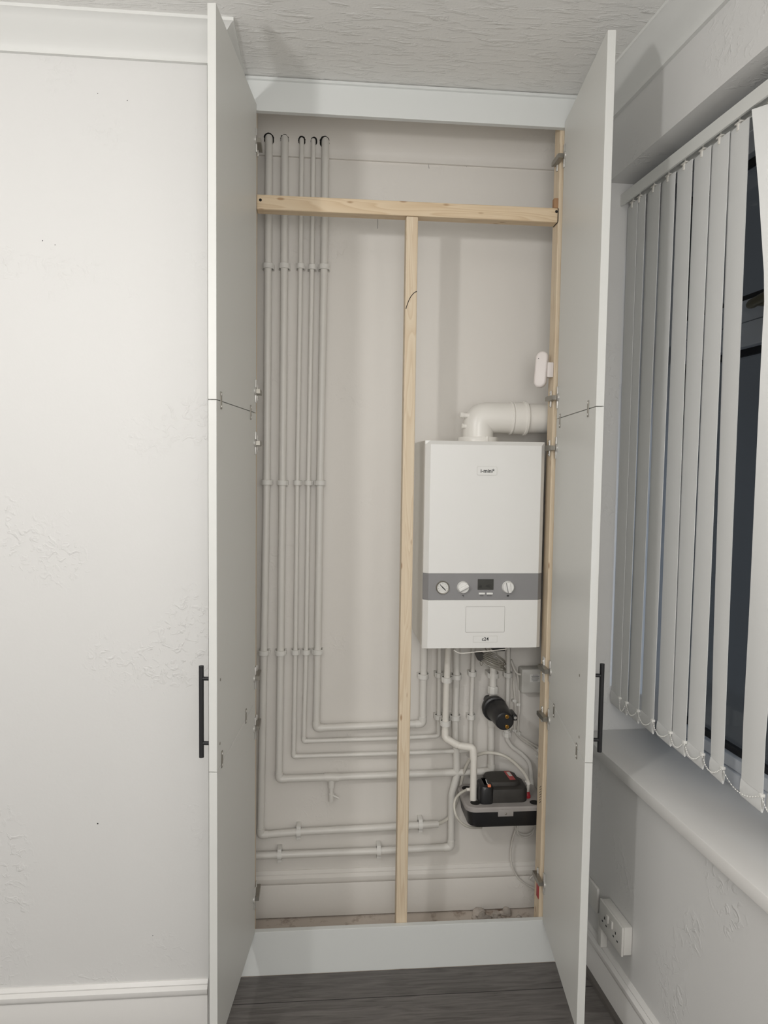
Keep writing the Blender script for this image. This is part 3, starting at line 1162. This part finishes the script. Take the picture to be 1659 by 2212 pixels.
mb.lathe([(0, 0.005), (0.001, 0.005), (0.0012, 0.002)], q + V((0, -0.012, 0)), (0, -1, 0), 14)
mb.build('screw', 'chrome', fi)
# lower sleeve from filter into the second pipe
fs = thing('pipe_sleeve', P(1062, 1560, .25), 'white sleeve where the pipe leaves the underside of the black filter', 'pipe')
mb = MB()
mb.sweep([P(1062, 1566, .262), P(1062, 1553, .258)], 0.0158, 20)
mb.build('sleeve', 'pipe', fs)

# thin pipe right of the filter, bending behind the pump
gp = pipe('thin white pipe passing behind the filter and curving right behind the pump',
     [B(1098.5, 1385), B(1098, 1457), B(1096, 1575), B(1095.5, 1592)] + spline([B(1096, 1598), B(1106, 1613), B(1128, 1630), B(1144, 1650), B(1148, 1680), B(1150, 1705)], 6), R15, 0.01, [B(1098, 1458)])
c = B(1095.5, 1585)
mb = MB()
mb.lathe([(-0.012, 0.009), (-0.009, 0.0165), (0.006, 0.0165), (0.008, 0.012), (0.014, 0.011)], c, (0, 0, 1), 8)
mb.build('nut', 'clip', gp, angle=15)


# ------------------------------------------------------------------ cables and box
def cable(label, pts, r, m='cable', name='cable', n=10):
    mb = MB()
    mb.sweep(spline(pts, n), r, 10)
    return tag(mb.build(name, m), label, 'cable')


YK = 0.285
k1 = thing('cable', P(1160, 1622, YK), 'pair of pale clipped cables dropping from boiler and slanting right to the post', 'cable', None)
for pts in ([(1104, 1425), (1110, 1445), (1110, 1480), (1113, 1515), (1112, 1560), (1113, 1580), (1128, 1598), (1150, 1613), (1168, 1630)],
            [(1106, 1432), (1116, 1452), (1121, 1485), (1122, 1525), (1120, 1560), (1121, 1584), (1138, 1600), (1158, 1612), (1172, 1622)]):
    mb = MB()
    mb.sweep(spline([P(x, y, YK) for x, y in pts], 8), 0.0043, 10)
    mb.build('strand', 'cable', k1)
for x, y in ((1113, 1514), (1122, 1522), (1113, 1578), (1122, 1584), (1164, 1620), (1163, 1634)):
    c = P(x, y, YK)
    mb = MB()
    mb.lathe([(-0.005, 0.004), (-0.005, 0.006), (0.005, 0.006), (0.005, 0.004)], c, (0.2, 0, 1), 12)
    mb.box((c.x - 0.011, c.y - 0.003, c.z - 0.005), (c.x + 0.004, YB - 0.0004, c.z + 0.005), 0.001)
    mb.build('cable_clip', 'clip', k1)
cable('pale cable looping from beside the boiler drain pipes into the junction box', [P(1104, 1428, .28), P(1111, 1446, .272), P(1119, 1456, .265), P(1132, 1456, .258)], 0.0038)
jb = thing('junction_box', P(1160, 1500, YB), 'pale grey square junction box with a printed sticker beside the right post', 'box')
q0, q1 = P(1127.5, 1446, .245), P(1127.5, 1498, .245)
mb = MB()
mb.box((q0.x, 0.245, q1.z), (q0.x + 0.088, YB - 0.0005, q0.z), 0.006)
mb.build('case', 'jbox', jb)
q = P(1156, 1464.5, .2445)
mb = MB()
mb.box((q.x - 0.018, 0.2435, q.z - 0.014), (q.x + 0.018, 0.2455, q.z + 0.014))
stk = mb.build('sticker', 'paper', jb, smooth=False)
mb = MB()
for k in range(6):
    z = q.z + 0.0105 - k * 0.0038 - (0.002 if k > 2 else 0)
    w = (0.009, 0.014, 0.012, 0.013, 0.012, 0.009)[k]
    mb.box((q.x - w, 0.2431, z - 0.0006), (q.x + w, 0.2436, z + 0.0006))
mb.build('print_lines', 'ink', stk, smooth=False)
# coiled cable with plug under the boiler
cc = thing('coiled_cable', P(1066, 1445, .1), 'coil of grey cable tied up and hanging under the boiler casing', 'cable')
mb = MB()
ctr = P(1064, 1428, 0.10)
pts = []
for k in range(5 * 26 + 9):
    a = 2 * PI * k / 26
    i = k / 26
    jr = 1 + 0.10 * math.sin(1.7 * i + 0.6)
    x = math.cos(a) * 0.040 * jr
    y = math.sin(a) * 0.030
    z = -x * 0.40 + (i - 2.5) * 0.0062 + math.sin(a) * 0.005
    pts.append(ctr + V((x, y, z)))
mb.sweep(pts, 0.0021, 8)
mb.build('coil', 'gcable', cc)
q = P(1036, 1416, 0.09)
mb = MB()
mb.prism([(-0.018, 0.012), (0.012, 0.008), (0.016, -0.004), (0.002, -0.017), (-0.006, -0.014)], lambda p: (q.x + p[0], q.y - 0.008, q.z + p[1]), lambda p: (q.x + p[0], q.y + 0.012, q.z + p[1]))
mb.build('plug', 'dull', cc, smooth=False)
mb = MB()
mb.sweep(spline([P(1042, 1422, .088), P(1037, 1430, .085), P(1040, 1438, .085), P(1044, 1432, .088)], 6), 0.0014, 8)
mb.build('cable_tie', 'gcable', cc)
mb = MB()
mb.sweep(spline([pts[-1], pts[-1] + V((-0.004, 0.01, 0.012)), V((ctr.x + 0.012, 0.135, BZ0 - 0.02)), V((ctr.x + 0.010, 0.14, BZ0 + 0.006))], 6), 0.0021, 8)
mb.build('cable_tail', 'gcable', cc)

# ------------------------------------------------------------------ condensate pump
pu = thing('condensate_pump', (0.80, 0.19, 0.405), 'black condensate pump with grey lid on the wall beneath the filter', 'pump')
PX0, PX1, PY0, PY1, PZ0, PZ1 = 0.690, 0.962, 0.10, 0.278, 0.402, 0.463
mb = MB()
def rr(x0, x1, y0, y1, r, n=5):
    cx, cy = (x0 + x1) / 2, (y0 + y1) / 2
    return [(cx + p[0], cy + p[1]) for p in rounded((x1 - x0) / 2, (y1 - y0) / 2, r, n)]
mb.rings([[(x, y, z) for x, y in rr(PX0 + i, PX1 - i, PY0 + i, PY1 - i, 0.03)] for z, i in ((PZ0, 0.012), (PZ0 + 0.006, 0.007), (PZ1 - 0.004, 0.001), (PZ1, 0.001))])
mb.build('tank', 'black', pu)
lid = [(PX0 - 0.004, PX1 + 0.004, PY0 - 0.004, PY1 + 0.004)]
x0, x1, y0, y1 = lid[0]
mb = MB()
mb.rings([[(x, y, z) for x, y in rr(x0 + i, x1 - i, y0 + i, y1 - i, 0.034)] for z, i in ((PZ1 - 0.003, 0.0), (PZ1 + 0.008, 0.0), (PZ1 + 0.012, 0.004))])
mb.box((0.818 - 0.026, PY0 - 0.0065, PZ1 - 0.018), (0.818 + 0.026, PY0 - 0.002, PZ1 + 0.006), 0.001)
lidp = mb.build('lid', 'lidgrey', pu)
LZ = PZ1 + 0.012
mb = MB()
mb.lathe([(0, 0.0036), (0.002, 0.0036), (0.003, 0.002)], (0.818, PY0 - 0.0062, PZ1 - 0.008), (0, -1, 0), 14)
mb.build('lid_screw', 'steel', lidp)
for x, y in ((0.716, 0.245), (0.723, 0.135), (0.925, 0.125)):
    mb = MB()
    mb.lathe([(-0.004, 0.0165), (0.0006, 0.0165), (0.0008, 0.0135)], (x, y, LZ), (0, 0, 1), 20)
    mb.build('inlet_hole', 'dark', lidp)
# motor housing: two stepped rounded blocks
mb = MB()
def blk(x0, x1, y0, y1, z0, z1, r, ins):
    mb.rings([[(x, y, z) for x, y in rr(x0 + i, x1 - i, y0 + i, y1 - i, r)] for z, i in ((z0, 0.0), (z1 - ins, 0.0), (z1 - ins * 0.35, ins * 0.3), (z1, ins))])
blk(0.748, 0.905, 0.128, 0.235, LZ - 0.001, LZ + 0.048, 0.026, 0.010)
blk(0.770, 0.885, 0.150, 0.245, LZ + 0.03, LZ + 0.064, 0.022, 0.012)
mh = mb.build('motor_housing', 'dull', pu)
mb = MB()
sw = P(1052, 1692, 0.145)
blk(0.735, 0.785, 0.120, 0.20, LZ - 0.001, LZ + 0.062, 0.018, 0.014)
swb = mb.build('switch_block', 'black', pu)
mb = MB()
q = P(1057, 1697.5, 0.119)
mb.box((q.x - 0.0055, 0.1165, q.z - 0.0045), (q.x + 0.0055, 0.124, q.z + 0.004), 0.0015)
mb.build('indicator', 'orange', swb)
mb = MB()
q = P(1051, 1687, 0.119)
mb.sweep([P(1049.5, 1684, .119), P(1051.5, 1691, .118), P(1055, 1695, .118)], 0.0011, 6)
mb.build('rocker_edge', 'paper', swb)
def top_patch(x0, x1, y0, y1, z, sl=0.0):
    m_ = MB()
    m_.rings([[(x0, y0, z), (x1, y0, z), (x1 + sl, y1, z), (x0 + sl, y1, z)], [(x0, y0, z + .0006), (x1, y0, z + .0006), (x1 + sl, y1, z + .0006), (x0 + sl, y1, z + .0006)]])
    return m_
lb = top_patch(0.848, 0.868, 0.162, 0.232, LZ + 0.0643, -0.004).build('warning_label', 'redlabel', mh, smooth=False)
top_patch(0.853, 0.864, 0.19, 0.222, LZ + 0.0651, -0.002).build('label_print', 'jbox', lb, smooth=False)
mb = MB()
mb.lathe([(0, 0.0105), (0.008, 0.0105), (0.011, 0.008), (0.02, 0.007)], (0.912, 0.165, LZ), (0, 0, 1), 20)
mb.build('outlet_cap', 'red', pu)
mb = MB()
q = P(1010, 1716, 0.17)
mb.cyl(V((0.700, 0.175, LZ + 0.028)), V((0.748, 0.175, LZ + 0.028)), 0.0055, seg=14)
mb.lathe([(0, 0.0075), (0.006, 0.0075), (0.006, 0.009), (0.012, 0.009), (0.012, 0.0075), (0.02, 0.0075)], (0.712, 0.175, LZ + 0.028), (1, 0, 0), 16)
mb.build('hose_tail', 'cond', pu)

# discharge hose: from pump outlet up, over, behind the waste pipe and down to the first pipe
dh = thing('pump_hose', P(940, 1781, YP), 'clear discharge hose arching from the pump outlet to the first pipe', 'hose')
pts = [V((0.912, 0.165, LZ + 0.012)), P(1140, 1685, .17), P(1122, 1658, .18), P(1092, 1634, .19), P(1060, 1626, .205), P(1034, 1630, .225), P(1014, 1643, .245), P(1001, 1672, .262), P(994, 1700, .28), P(985, 1735, .284), P(971, 1764, .278), P(953, 1777, .27), P(935, 1781, YP)]
mb = MB()
mb.sweep(spline(pts, 8), 0.0058, 12)
mb.build('tube', 'hose', dh)
mb = MB()
a_, b2 = P(947, 1780, YP), P(925, 1781.5, YP)
mb.cyl(b2, a_, R22 * 1.02, R22 * 0.9, 18)
mb.build('coupling', 'pipe', dh)
mb = MB()
q = pts[1]
mb.lathe([(-0.006, 0.006), (-0.006, 0.0085), (0.006, 0.0085), (0.006, 0.006)], q + V((0.001, 0, -0.008)), (0.5, 0, -1), 12)
mb.build('hose_clip', 'cond', dh)
vh = thing('pump_hose', P(1010, 1783, .1), 'clear vent hose looping down the left side of the pump', 'hose')
mb = MB()
mb.sweep(spline([V((0.702, 0.175, LZ + 0.028)), P(994, 1714, .15), P(984, 1726, .13), P(981, 1743, .115), P(986, 1763, .105), P(999, 1779, .112), P(1016, 1787, .13), P(1040, 1788, .17)], 8), 0.0042, 12)
mb.build('tube', 'hose', vh)
# pump lead
pl = thing('power_cable', P(1130, 1800, .2), 'pale power lead coiled beneath the pump and curving down to the skirting', 'cable')
mb = MB()
pts = []
ctr = P(1134, 1787, 0.25)
for k in range(2 * 20 + 9):
    a = 2 * PI * k / 20 - PI * 0.2
    rr_ = 0.034 + 0.004 * math.sin(k * 0.31)
    pts.append(ctr + V((math.cos(a) * rr_, 0.012 * math.sin(a * 0.5), math.sin(a) * rr_ - 0.0015 * k / 20)))
pts2 = [P(1112, 1798, .262), P(1106, 1822, .268), P(1103, 1848, .27), P(1107, 1872, .262), P(1117, 1893, .26), P(1133, 1908, .258), P(1150, 1917, .256), P(1166, 1921, .25), P(1176, 1923, .23)]
mb.sweep(spline([pts[0]] + pts[2::2], 4), 0.0032, 8)
mb.build('coil', 'cable', pl)
mb = MB()
mb.sweep(spline([pts[-1]] + pts2, 8), 0.0034, 10)
mb.build('lead', 'cable', pl)
mb = MB()
mb.sweep(spline([pts[2], V((0.885, 0.235, PZ0 - 0.004)), V((0.885, 0.225, PZ0 + 0.004))], 5), 0.0034, 8)
mb.build('lead_entry', 'cable', pl)
cable('thin pale cable bent in a tight V above the skirting beside the lowest right hinge', [P(1172, 1879, .255), P(1160, 1886, .25), P(1150, 1893, .245), P(1145, 1899, .243), P(1149, 1902.5, .243), P(1160, 1904, .245), P(1172, 1905, .25)], 0.0026)

# wireless sensor on the right post
se = thing('sensor', P(1178, 835, .03), 'white pill-shaped sensor in a bracket on the right post above the flue', 'sensor')
ca_ = V((0.880, 0.035, 1.912))
def SXF(p):
    a = math.radians(-28)
    lean = p[2] * 0.06
    return V((ca_.x + p[0] * math.cos(a) - p[1] * math.sin(a) + lean, ca_.y + p[0] * math.sin(a) + p[1] * math.cos(a), ca_.z + p[2]))
mb = MB(SXF)
sh = rounded(0.019, 0.056, 0.0185, 8)
mb.rings([[(p[0] * k, y, p[1] * (1 - (1 - k) * 0.4)) for p in sh] for y, k in ((0.010, 0.9), (0.007, 1.0), (-0.006, 1.0), (-0.011, 0.88), (-0.012, 0.7))])
sb_ = mb.build('body', 'sensor', se, angle=50)
mb = MB(SXF)
mb.box((-0.0095, -0.0135, 0.032), (-0.0075, -0.0115, 0.0345))
mb.build('indicator', 'ink', sb_)
mb = MB()
mb.box((XR - 0.020, 0.022, 1.888), (XR - 0.0004, 0.058, 1.934), 0.002)
mb.build('bracket', 'sensor', se)

# plaster debris
mb = MB()
rng = random.Random(3)
for k in range(46):
    x = rng.uniform(0.745, 0.912)
    y = rng.uniform(0.15, 0.268)
    if x < 0.80 and y < 0.17:
        continue
    r = rng.uniform(0.004, 0.014) * (1.25 if y > 0.2 else 0.7)
    t = bmesh.new()
    bmesh.ops.create_icosphere(t, subdivisions=2, radius=r)
    t.verts.index_update()
    sx, sy, sz = rng.uniform(.8, 1.6), rng.uniform(.8, 1.4), rng.uniform(.5, .9)
    mb._add([V((x + v.co.x * sx * rng.uniform(.8, 1.15), y + v.co.y * sy * rng.uniform(.8, 1.15), 0.001 + r * sz * 0.6 + v.co.z * sz * rng.uniform(.8, 1.15))) for v in t.verts],
            [[v.index for v in f.verts] for f in t.faces])
    t.free()
o = tag(mb.build('plaster_rubble', 'rubble', angle=60), 'broken plaster and dust lying on the cupboard floor below the pump', 'rubble')
o['kind'] = 'stuff'

# ------------------------------------------------------------------ window, sill, blind
win = struct(bpy.data.objects.new('window_1', None))
COL.objects.link(win)
wb = WL((0.8, 0.15, WZ0))
win.location = wb
ORIG[win] = wb
mb = MB(WL)
F0, F1 = 0.205, 0.275
def fbar(s0, s1, z0, z1, t0=F0, t1=F1, bev=0.004):
    mb.box((s0, t0, z0), (s1, t1, z1), bev)
fbar(SW0, SW0 + 0.06, WZ0 + 0.03, WZ1)
fbar(0.80, 0.87, WZ0 + 0.03, WZ1)
fbar(SW1 - 0.06, SW1, WZ0 + 0.03, WZ1)
fbar(SW0, SW1, WZ0 + 0.03, WZ0 + 0.072)
fbar(SW0 + 0.03, SW1 - 0.03, WZ0 + 0.0735, WZ0 + 0.108, F0 + 0.006, F1 - 0.01)
fbar(SW0, SW1, WZ1 - 0.06, WZ1)
ztr = 1.99
fbar(SW0, SW1, ztr - 0.062, ztr + 0.002)
fbar(SW0, SW1, ztr + 0.0035, ztr + 0.062, F0 + 0.004, F1 - 0.01)
mb.build('window_frame', 'pvc', win)
for s0, s1 in ((SW0 + 0.058, 0.802), (0.868, SW1 - 0.058)):
    for z0, z1 in ((WZ0 + 0.106, ztr - 0.060), (ztr + 0.060, WZ1 - 0.058)):
        mb = MB(WL)
        mb.box((s0, F0 + 0.036, z0), (s1, F0 + 0.040, z1))
        pn = mb.build('window_pane', 'glass', win, smooth=False)
        mb = MB(WL)
        g = 0.02
        for a, b in (((s0, z0), (s1, z0 + g)), ((s0, z1 - g), (s1, z1)), ((s0, z0), (s0 + g, z1)), ((s1 - g, z0), (s1, z1))):
            mb.box((a[0], F0 + 0.022, a[1]), (b[0], F0 + 0.035, b[1]))
        mb.build('gasket', 'gasket', pn, smooth=False)
h0, h1 = PW(1617, 660, F0 - 0.03), PW(1659, 637, F0 - 0.03)
hd_ = (h1 - h0).normalized()
mb = MB(WL)
mb.sweep([h0, h0 + hd_ * 0.012, h1, h1 + hd_ * 0.25], 0.011, 12, radii=[0.008, 0.012, 0.012, 0.010])
mb.box((h0.x + 0.03, F0 - 0.03, h0.z - 0.008), (h0.x + 0.055, F0 + 0.006, h0.z + 0.012), 0.002)
mb.build('window_stay', 'olive', win)
mb = MB(WL)
mb.box((SW0 + 0.001, -0.042, WZ0), (SW1 - 0.001, F1, WZ0 + 0.034), 0.003)
struct(mb.build('trim_6', 'gloss'))   # window sill board

BLT = 0.06
bl = thing('vertical_blind', WL((0.5, BLT, 0.85)), 'white vertical blind hanging in the window recess, one slat twisted open', 'blind')
mb = MB(WL)
mb.prism([(-0.018, 0), (-0.018, 0.034), (-0.012, 0.038), (0.018, 0.038), (0.018, 0), (0.012, 0), (0.012, 0.012), (-0.012, 0.012), (-0.012, 0)],
         lambda p: (-0.018, BLT + p[0], 2.416 + p[1]), lambda p: (1.6, BLT + p[0], 2.416 + p[1]))
mb.build('head_rail', 'rail', bl, smooth=False)
# (near edge s top/bottom, then t of near/far edge top, then bottom, width)
sn = [(.065, .063), (.112, .107), (.192, .178), (.269, .262), (.349, .354), (.429, .422), (.502, .502), (.575, .583)]
TN, TF = BLT - 0.0045, BLT + 0.0035     # near edge hangs a little in front of the next slat's far edge
ZT, ZBm = 2.408, 0.853
slats = []                                  # keys: (z, s_far, t_far, s_near, t_near)
for i, (a, b) in enumerate(sn):
    w = 0.083 if i else 0.075
    slats.append([(ZT, a - w, TF, a, TN), (ZBm, b - w, TF, b, TN)])
slats[7] = [(ZT, .490, TF, .575, TN), (1.7, .500, TF + .002, .578, TN), (1.2, .512, TF, .581, TN), (ZBm, .522, TF, .584, TN)]
tw = []
for x, y, t, ang in ((1624, 244, .040, 38), (1639, 405, .035, 38), (1653, 625, .03, 34), (1647, 725, .03, 28), (1637, 930, .035, 14), (1620, 1300, .045, 2), (1606, 1560, .055, -4), (1602, 1690, .06, -5)):
    q = PW(x, y, t)
    a = math.radians(ang)
    tw.append((q.z, q.x, t, q.x + 0.083 * math.cos(a), t + 0.083 * math.sin(a)))
tw[0] = (ZT,) + tw[0][1:]
tw[-1] = (ZBm,) + tw[-1][1:]
slats.append(tw)
slats.append([(ZT, .680, TF, .762, TN), (ZBm, PW(1652, 1700, .06).x, TF + .006, PW(1652, 1700, .06).x + .082, TN)])
for k in range(8):
    a = 0.90 + k * 0.078
    slats.append([(ZT, a - .083, TF, a, TN), (ZBm, a - .083, TF, a, TN)])


def edges_at(keys, z):
    for k0, k1 in zip(keys, keys[1:]):
        if z >= k1[0] - 1e-9:
            f = (k0[0] - z) / (k0[0] - k1[0])
            f = min(max(f, 0), 1)
            return [k0[i] + (k1[i] - k0[i]) * f for i in range(1, 5)]
    return list(keys[-1][1:])


nodes = []
for i, keys in enumerate(slats):
    zb = ZBm
    tp, bt = edges_at(keys, ZT), edges_at(keys, ZBm)
    mb = MB(WL)
    n = 24
    th = 0.0007
    PH = 0.042             # weight pocket height
    rows_a, rows_b = [], []
    for k in range(n + 1):
        f = k / n
        z = ZT + (zb + PH - ZT) * f
        e = edges_at(keys, z)
        ra, rb = [], []
        for j in range(5):
            g = j / 4
            bow = 0.0022 * math.sin(PI * g)
            s_ = e[0] + (e[2] - e[0]) * g
            t_ = e[1] + (e[3] - e[1]) * g - bow
            ra.append((s_, t_ - th, z))
            rb.append((s_, t_ + th, z))
        rows_a.append(ra + list(reversed(rb)))
    mb.rings(rows_a)
    sl = mb.build('slat', 'fabric', bl, angle=50)
    # pocket: thin oval sleeve, open at both ends, holding a flat weight
    mb = MB(WL)
    dS, dT = bt[2] - bt[0], bt[3] - bt[1]
    L = math.hypot(dS, dT)
    ux, uy = dS / L, dT / L
    nx_, ny_ = uy, -ux
    if ny_ > 0:
        nx_, ny_ = -nx_, -ny_
    rings = []
    for g, sc_ in ((0, 1.0), (1, 1.0), (1, 0.8), (0, 0.8)):
        ring = []
        for k in range(20):
            a = 2 * PI * k / 20
            off = math.cos(a) * 0.0042 * sc_
            zz = zb + PH / 2 + math.sin(a) * (PH / 2 + 0.0006) * (sc_ if sc_ < 1 else 1)
            ring.append((bt[0] + dS * g + nx_ * off, bt[1] + dT * g + ny_ * off, zz))
        rings.append(ring)
    rings.append(rings[0])
    mb.rings(rings, caps=False)
    pk = mb.build('weight_pocket', 'fabric', sl)
    mb = MB(WL)
    mb.rings([[(bt[0] + dS * g + nx_ * o_, bt[1] + dT * g + ny_ * o_, z_) for o_, z_ in ((-.0008, zb + .004), (.0008, zb + .004), (.0008, zb + PH - .006), (-.0008, zb + PH - .006))] for g in (0.01, 0.985)])
    mb.build('weight_plate', 'bead', sl, smooth=False)
    ns, ntt = bt[2], bt[3]
    nodes.append((ns, ntt - 0.004, zb + PH - 0.002))
    mb = MB(WL)
    mb.box((ns - 0.006, ntt - 0.007, zb + PH - 0.006), (ns + 0.004, ntt + 0.003, zb + PH + 0.001), 0.001)
    mb.build('chain_clip', 'bead', sl)
    mb = MB(WL)
    cs, ct = (tp[0] + tp[2]) / 2, (tp[1] + tp[3]) / 2
    mb.box((cs - 0.004, ct - 0.005, ZT - 0.012), (cs + 0.004, ct + 0.005, ZT + 0.004), 0.001)
    mb.box((cs - 0.012, ct - 0.005, ZT + 0.004), (cs + 0.012, ct + 0.005, ZT + 0.008), 0.001)
    mb.cyl((cs, ct, ZT + 0.006), (cs, ct, ZT + 0.022), 0.0022, seg=8)
    mb.build('hanger', 'cond', sl)
for i in range(min(10, len(nodes) - 1)):
    a, b = V(nodes[i]), V(nodes[i + 1])
    sag = 0.026 if i else 0.034
    mb = MB(WL)
    nb = 17
    L = [a.lerp(b, k / nb) + V((0, -0.004 * math.sin(PI * k / nb), -sag * 4 * (k / nb) * (1 - k / nb))) for k in range(nb + 1)]
    for q in L:
        mb.ball(q, 0.0019, 1)
    mb.sweep(L, 0.0005, 5)
    mb.build('bead_chain', 'bead', bl, angle=60)

# dark garden beyond the glass
mb = MB(WL)
mb.box((-1.5, 1.8, -0.4), (4.5, 1.9, 1.36))
tag(mb.build('garden_wall', 'night', smooth=False), 'dim garden wall seen in the dark through the gap beside the twisted slat', 'wall')

# ------------------------------------------------------------------ sockets on the window wall
so = thing('double_socket', WL((0.2, -0.03, 0.22)), 'white surface-mounted double socket low on the wall under the sill', 'socket')
s0, s1, z0, z1 = 0.150, 0.290, 0.222, 0.305
mb = MB(WL)
mb.box((s0, -0.026, z0), (s1, -0.0005, z1), 0.003)
mb.build('back_box', 'socket', so)
mb = MB(WL)
mb.box((s0 - 0.002, -0.034, z0 - 0.002), (s1 + 0.002, -0.0262, z1 + 0.002), 0.003)
fpz = mb.build('face_plate', 'socket', so)
for cs in (0.185, 0.255):
    mb = MB(WL)
    zc = 0.255
    mb.box((cs - 0.0025, -0.0345, zc + 0.008), (cs + 0.0025, -0.033, zc + 0.016))
    for d in (-0.012, 0.012):
        mb.box((cs + d - 0.0035, -0.0345, zc - 0.007), (cs + d + 0.0035, -0.033, zc - 0.0025))
    mb.build('socket_holes', 'ink', fpz, smooth=False)
    mb = MB(WL)
    mb.box((cs - 0.006 + (0.022 if cs < .2 else -0.022), -0.0385, zc + 0.012), (cs + 0.006 + (0.022 if cs < .2 else -0.022), -0.0335, zc + 0.034), 0.0015)
    mb.build('rocker_switch', 'socket', fpz)
bp_ = thing('outlet_plate', WL((0.05, -0.01, 0.2)), 'flat white outlet plate on the wall between the right door and the double socket', 'socket')
mb = MB(WL)
mb.box((0.005, -0.010, 0.212), (0.082, -0.0005, 0.292), 0.003)
mb.build('face_plate', 'socket', bp_)
mb = MB(WL)
mb.box((0.118, -0.022, 0.1435), (0.142, -0.0005, 0.232), 0.002)
tag(mb.build('cable_trunking', 'socket'), 'short white trunking stub rising from the skirting to the double socket', 'trunking')

# ------------------------------------------------------------------ ragged openings where the five pipes enter the coving
def cove_z(y):
    out = YB - y
    best = None
    for (x0, d0), (x1, d1) in zip(cpb, cpb[1:]):
        if min(x0, x1) - 1e-9 <= out <= max(x0, x1) + 1e-9 and abs(x1 - x0) > 1e-9:
            best = CEIL - (d0 + (d1 - d0) * (out - x0) / (x1 - x0))
            if d0 > 0.004:
                return best
    return best if best else CEIL - 0.09


rh = random.Random(11)
for px, r, dx, k0 in ((581, R22, 0, 1.32), (615, R22, 0, 1.10), (652, R15, 0, 1.55), (677, R15, 0.002, 1.4), (703, R22, -0.003, 1.28)):
    q = B(px, 305)
    cx = q.x + dx
    mb = MB()
    n, m_ = 30, 5
    rad = [r * (k0 + rh.uniform(-0.09, 0.09)) for _ in range(n)]
    verts, faces = [(cx, YP, cove_z(YP) - 0.0009)], []
    for a in range(1, m_ + 1):
        for k in range(n):
            t = 2 * PI * k / n
            y = min(YP + rad[k] * a / m_ * math.sin(t), YB - 0.0115)
            verts.append((cx + rad[k] * a / m_ * math.cos(t), y, cove_z(y) - 0.0009))
    for k in range(n):
        faces.append((0, 1 + k, 1 + (k + 1) % n))
        for a in range(m_ - 1):
            b0, b1 = 1 + a * n, 1 + (a + 1) * n
            faces.append((b0 + k, b1 + k, b1 + (k + 1) % n, b0 + (k + 1) % n))
    mb._add(verts, faces)
    mb.build('pipe_hole', 'dark', cove_back, smooth=False)

# ------------------------------------------------------------------ small marks
for pp in ([(815.5, 473), (816, 484), (815, 494)], [(926.5, 352), (926, 358), (927, 364)], [(1001, 359), (1006, 355), (1008, 361)]):
    mb = MB()
    mb.sweep([P(x, y, YB - 0.0002) for x, y in pp], 0.0006, 5)
    mb.build('hairline_crack', 'ink', wall_back)
mb = MB()
for px, py, r in ((211, 1779, 0.0022), (92, 520, 0.0013), (119, 529, 0.001), (330, 2021, 0.001), (211, 202, 0.001), (275, 217, 0.0012)):
    q = P(px, py, YL)
    mb.lathe([(0.0, r), (0.0004, r), (0.0006, r * 0.4)], q, (0, -1, 0), 10)
mb.build('nail_holes', 'ink', wall_left)

# ------------------------------------------------------------------ lights
def lamp(name, kind, loc, power, size=None, color=(1, 1, 1), rot=(0, 0, 0), shape=None, size_y=None):
    l = bpy.data.lights.new(name, kind)
    l.energy = power
    l.color = color
    if kind == 'AREA':
        l.size = size
        if shape:
            l.shape = shape
            l.size_y = size_y
    elif size:
        l.shadow_soft_size = size
    o = bpy.data.objects.new(name, l)
    o.location = loc
    o.rotation_euler = rot
    COL.objects.link(o)
    return o


lamp('pendant_lamp', 'POINT', (-0.72, -1.79, 2.13), 28, 0.05, (1.0, 0.985, 0.965))
lamp('soft_fill_light', 'POINT', (0.25, -2.95, 1.75), 48, 0.45, (1.0, 0.988, 0.972))  # added fill light behind the camera, lifts the shadows and ceiling

ql, qt = WL((2.3, 1.25, 0.55)), WL((0.0, 0.15, 1.0))
o = lamp('outside_blue_fill', 'SPOT', ql, 60, 0.05, (0.62, 0.76, 1.0))  # added unseen spot, puts cool outdoor light on the jamb and slat gaps
o.rotation_euler = (qt - ql).to_track_quat('-Z', 'Y').to_euler()
o.data.spot_size = math.radians(40)
o.data.spot_blend = 0.6
lamp('garden_wall_fill', 'POINT', WL((2.0, 0.9, 2.9)), 14, 0.1, (0.85, 0.92, 1.0))  # added unseen point light that brightens the garden wall

w = bpy.data.worlds.new('night_sky')
scene.world = w
w.use_nodes = True
bg = w.node_tree.nodes['Background']
bg.inputs['Color'].default_value = (0.5, 0.52, 0.57, 1)
bg.inputs['Strength'].default_value = 0.07

# ------------------------------------------------------------------ camera
cd = bpy.data.cameras.new('camera')
cd.sensor_fit = 'VERTICAL'
cd.sensor_height = 24.0
cd.lens = 24.0 * FPX / H_PX
cd.clip_start = 0.02
cam = bpy.data.objects.new('camera', cd)
COL.objects.link(cam)
cam.matrix_world = Matrix(((R_.x, U_.x, -F_.x, CAM.x), (R_.y, U_.y, -F_.y, CAM.y), (R_.z, U_.z, -F_.z, CAM.z), (0, 0, 0, 1)))
scene.camera = cam

vs = scene.view_settings
vs.view_transform = 'Standard'
vs.look = 'None'
vs.exposure = 0.17
vs.gamma = 1.0
vs.use_curve_mapping = False
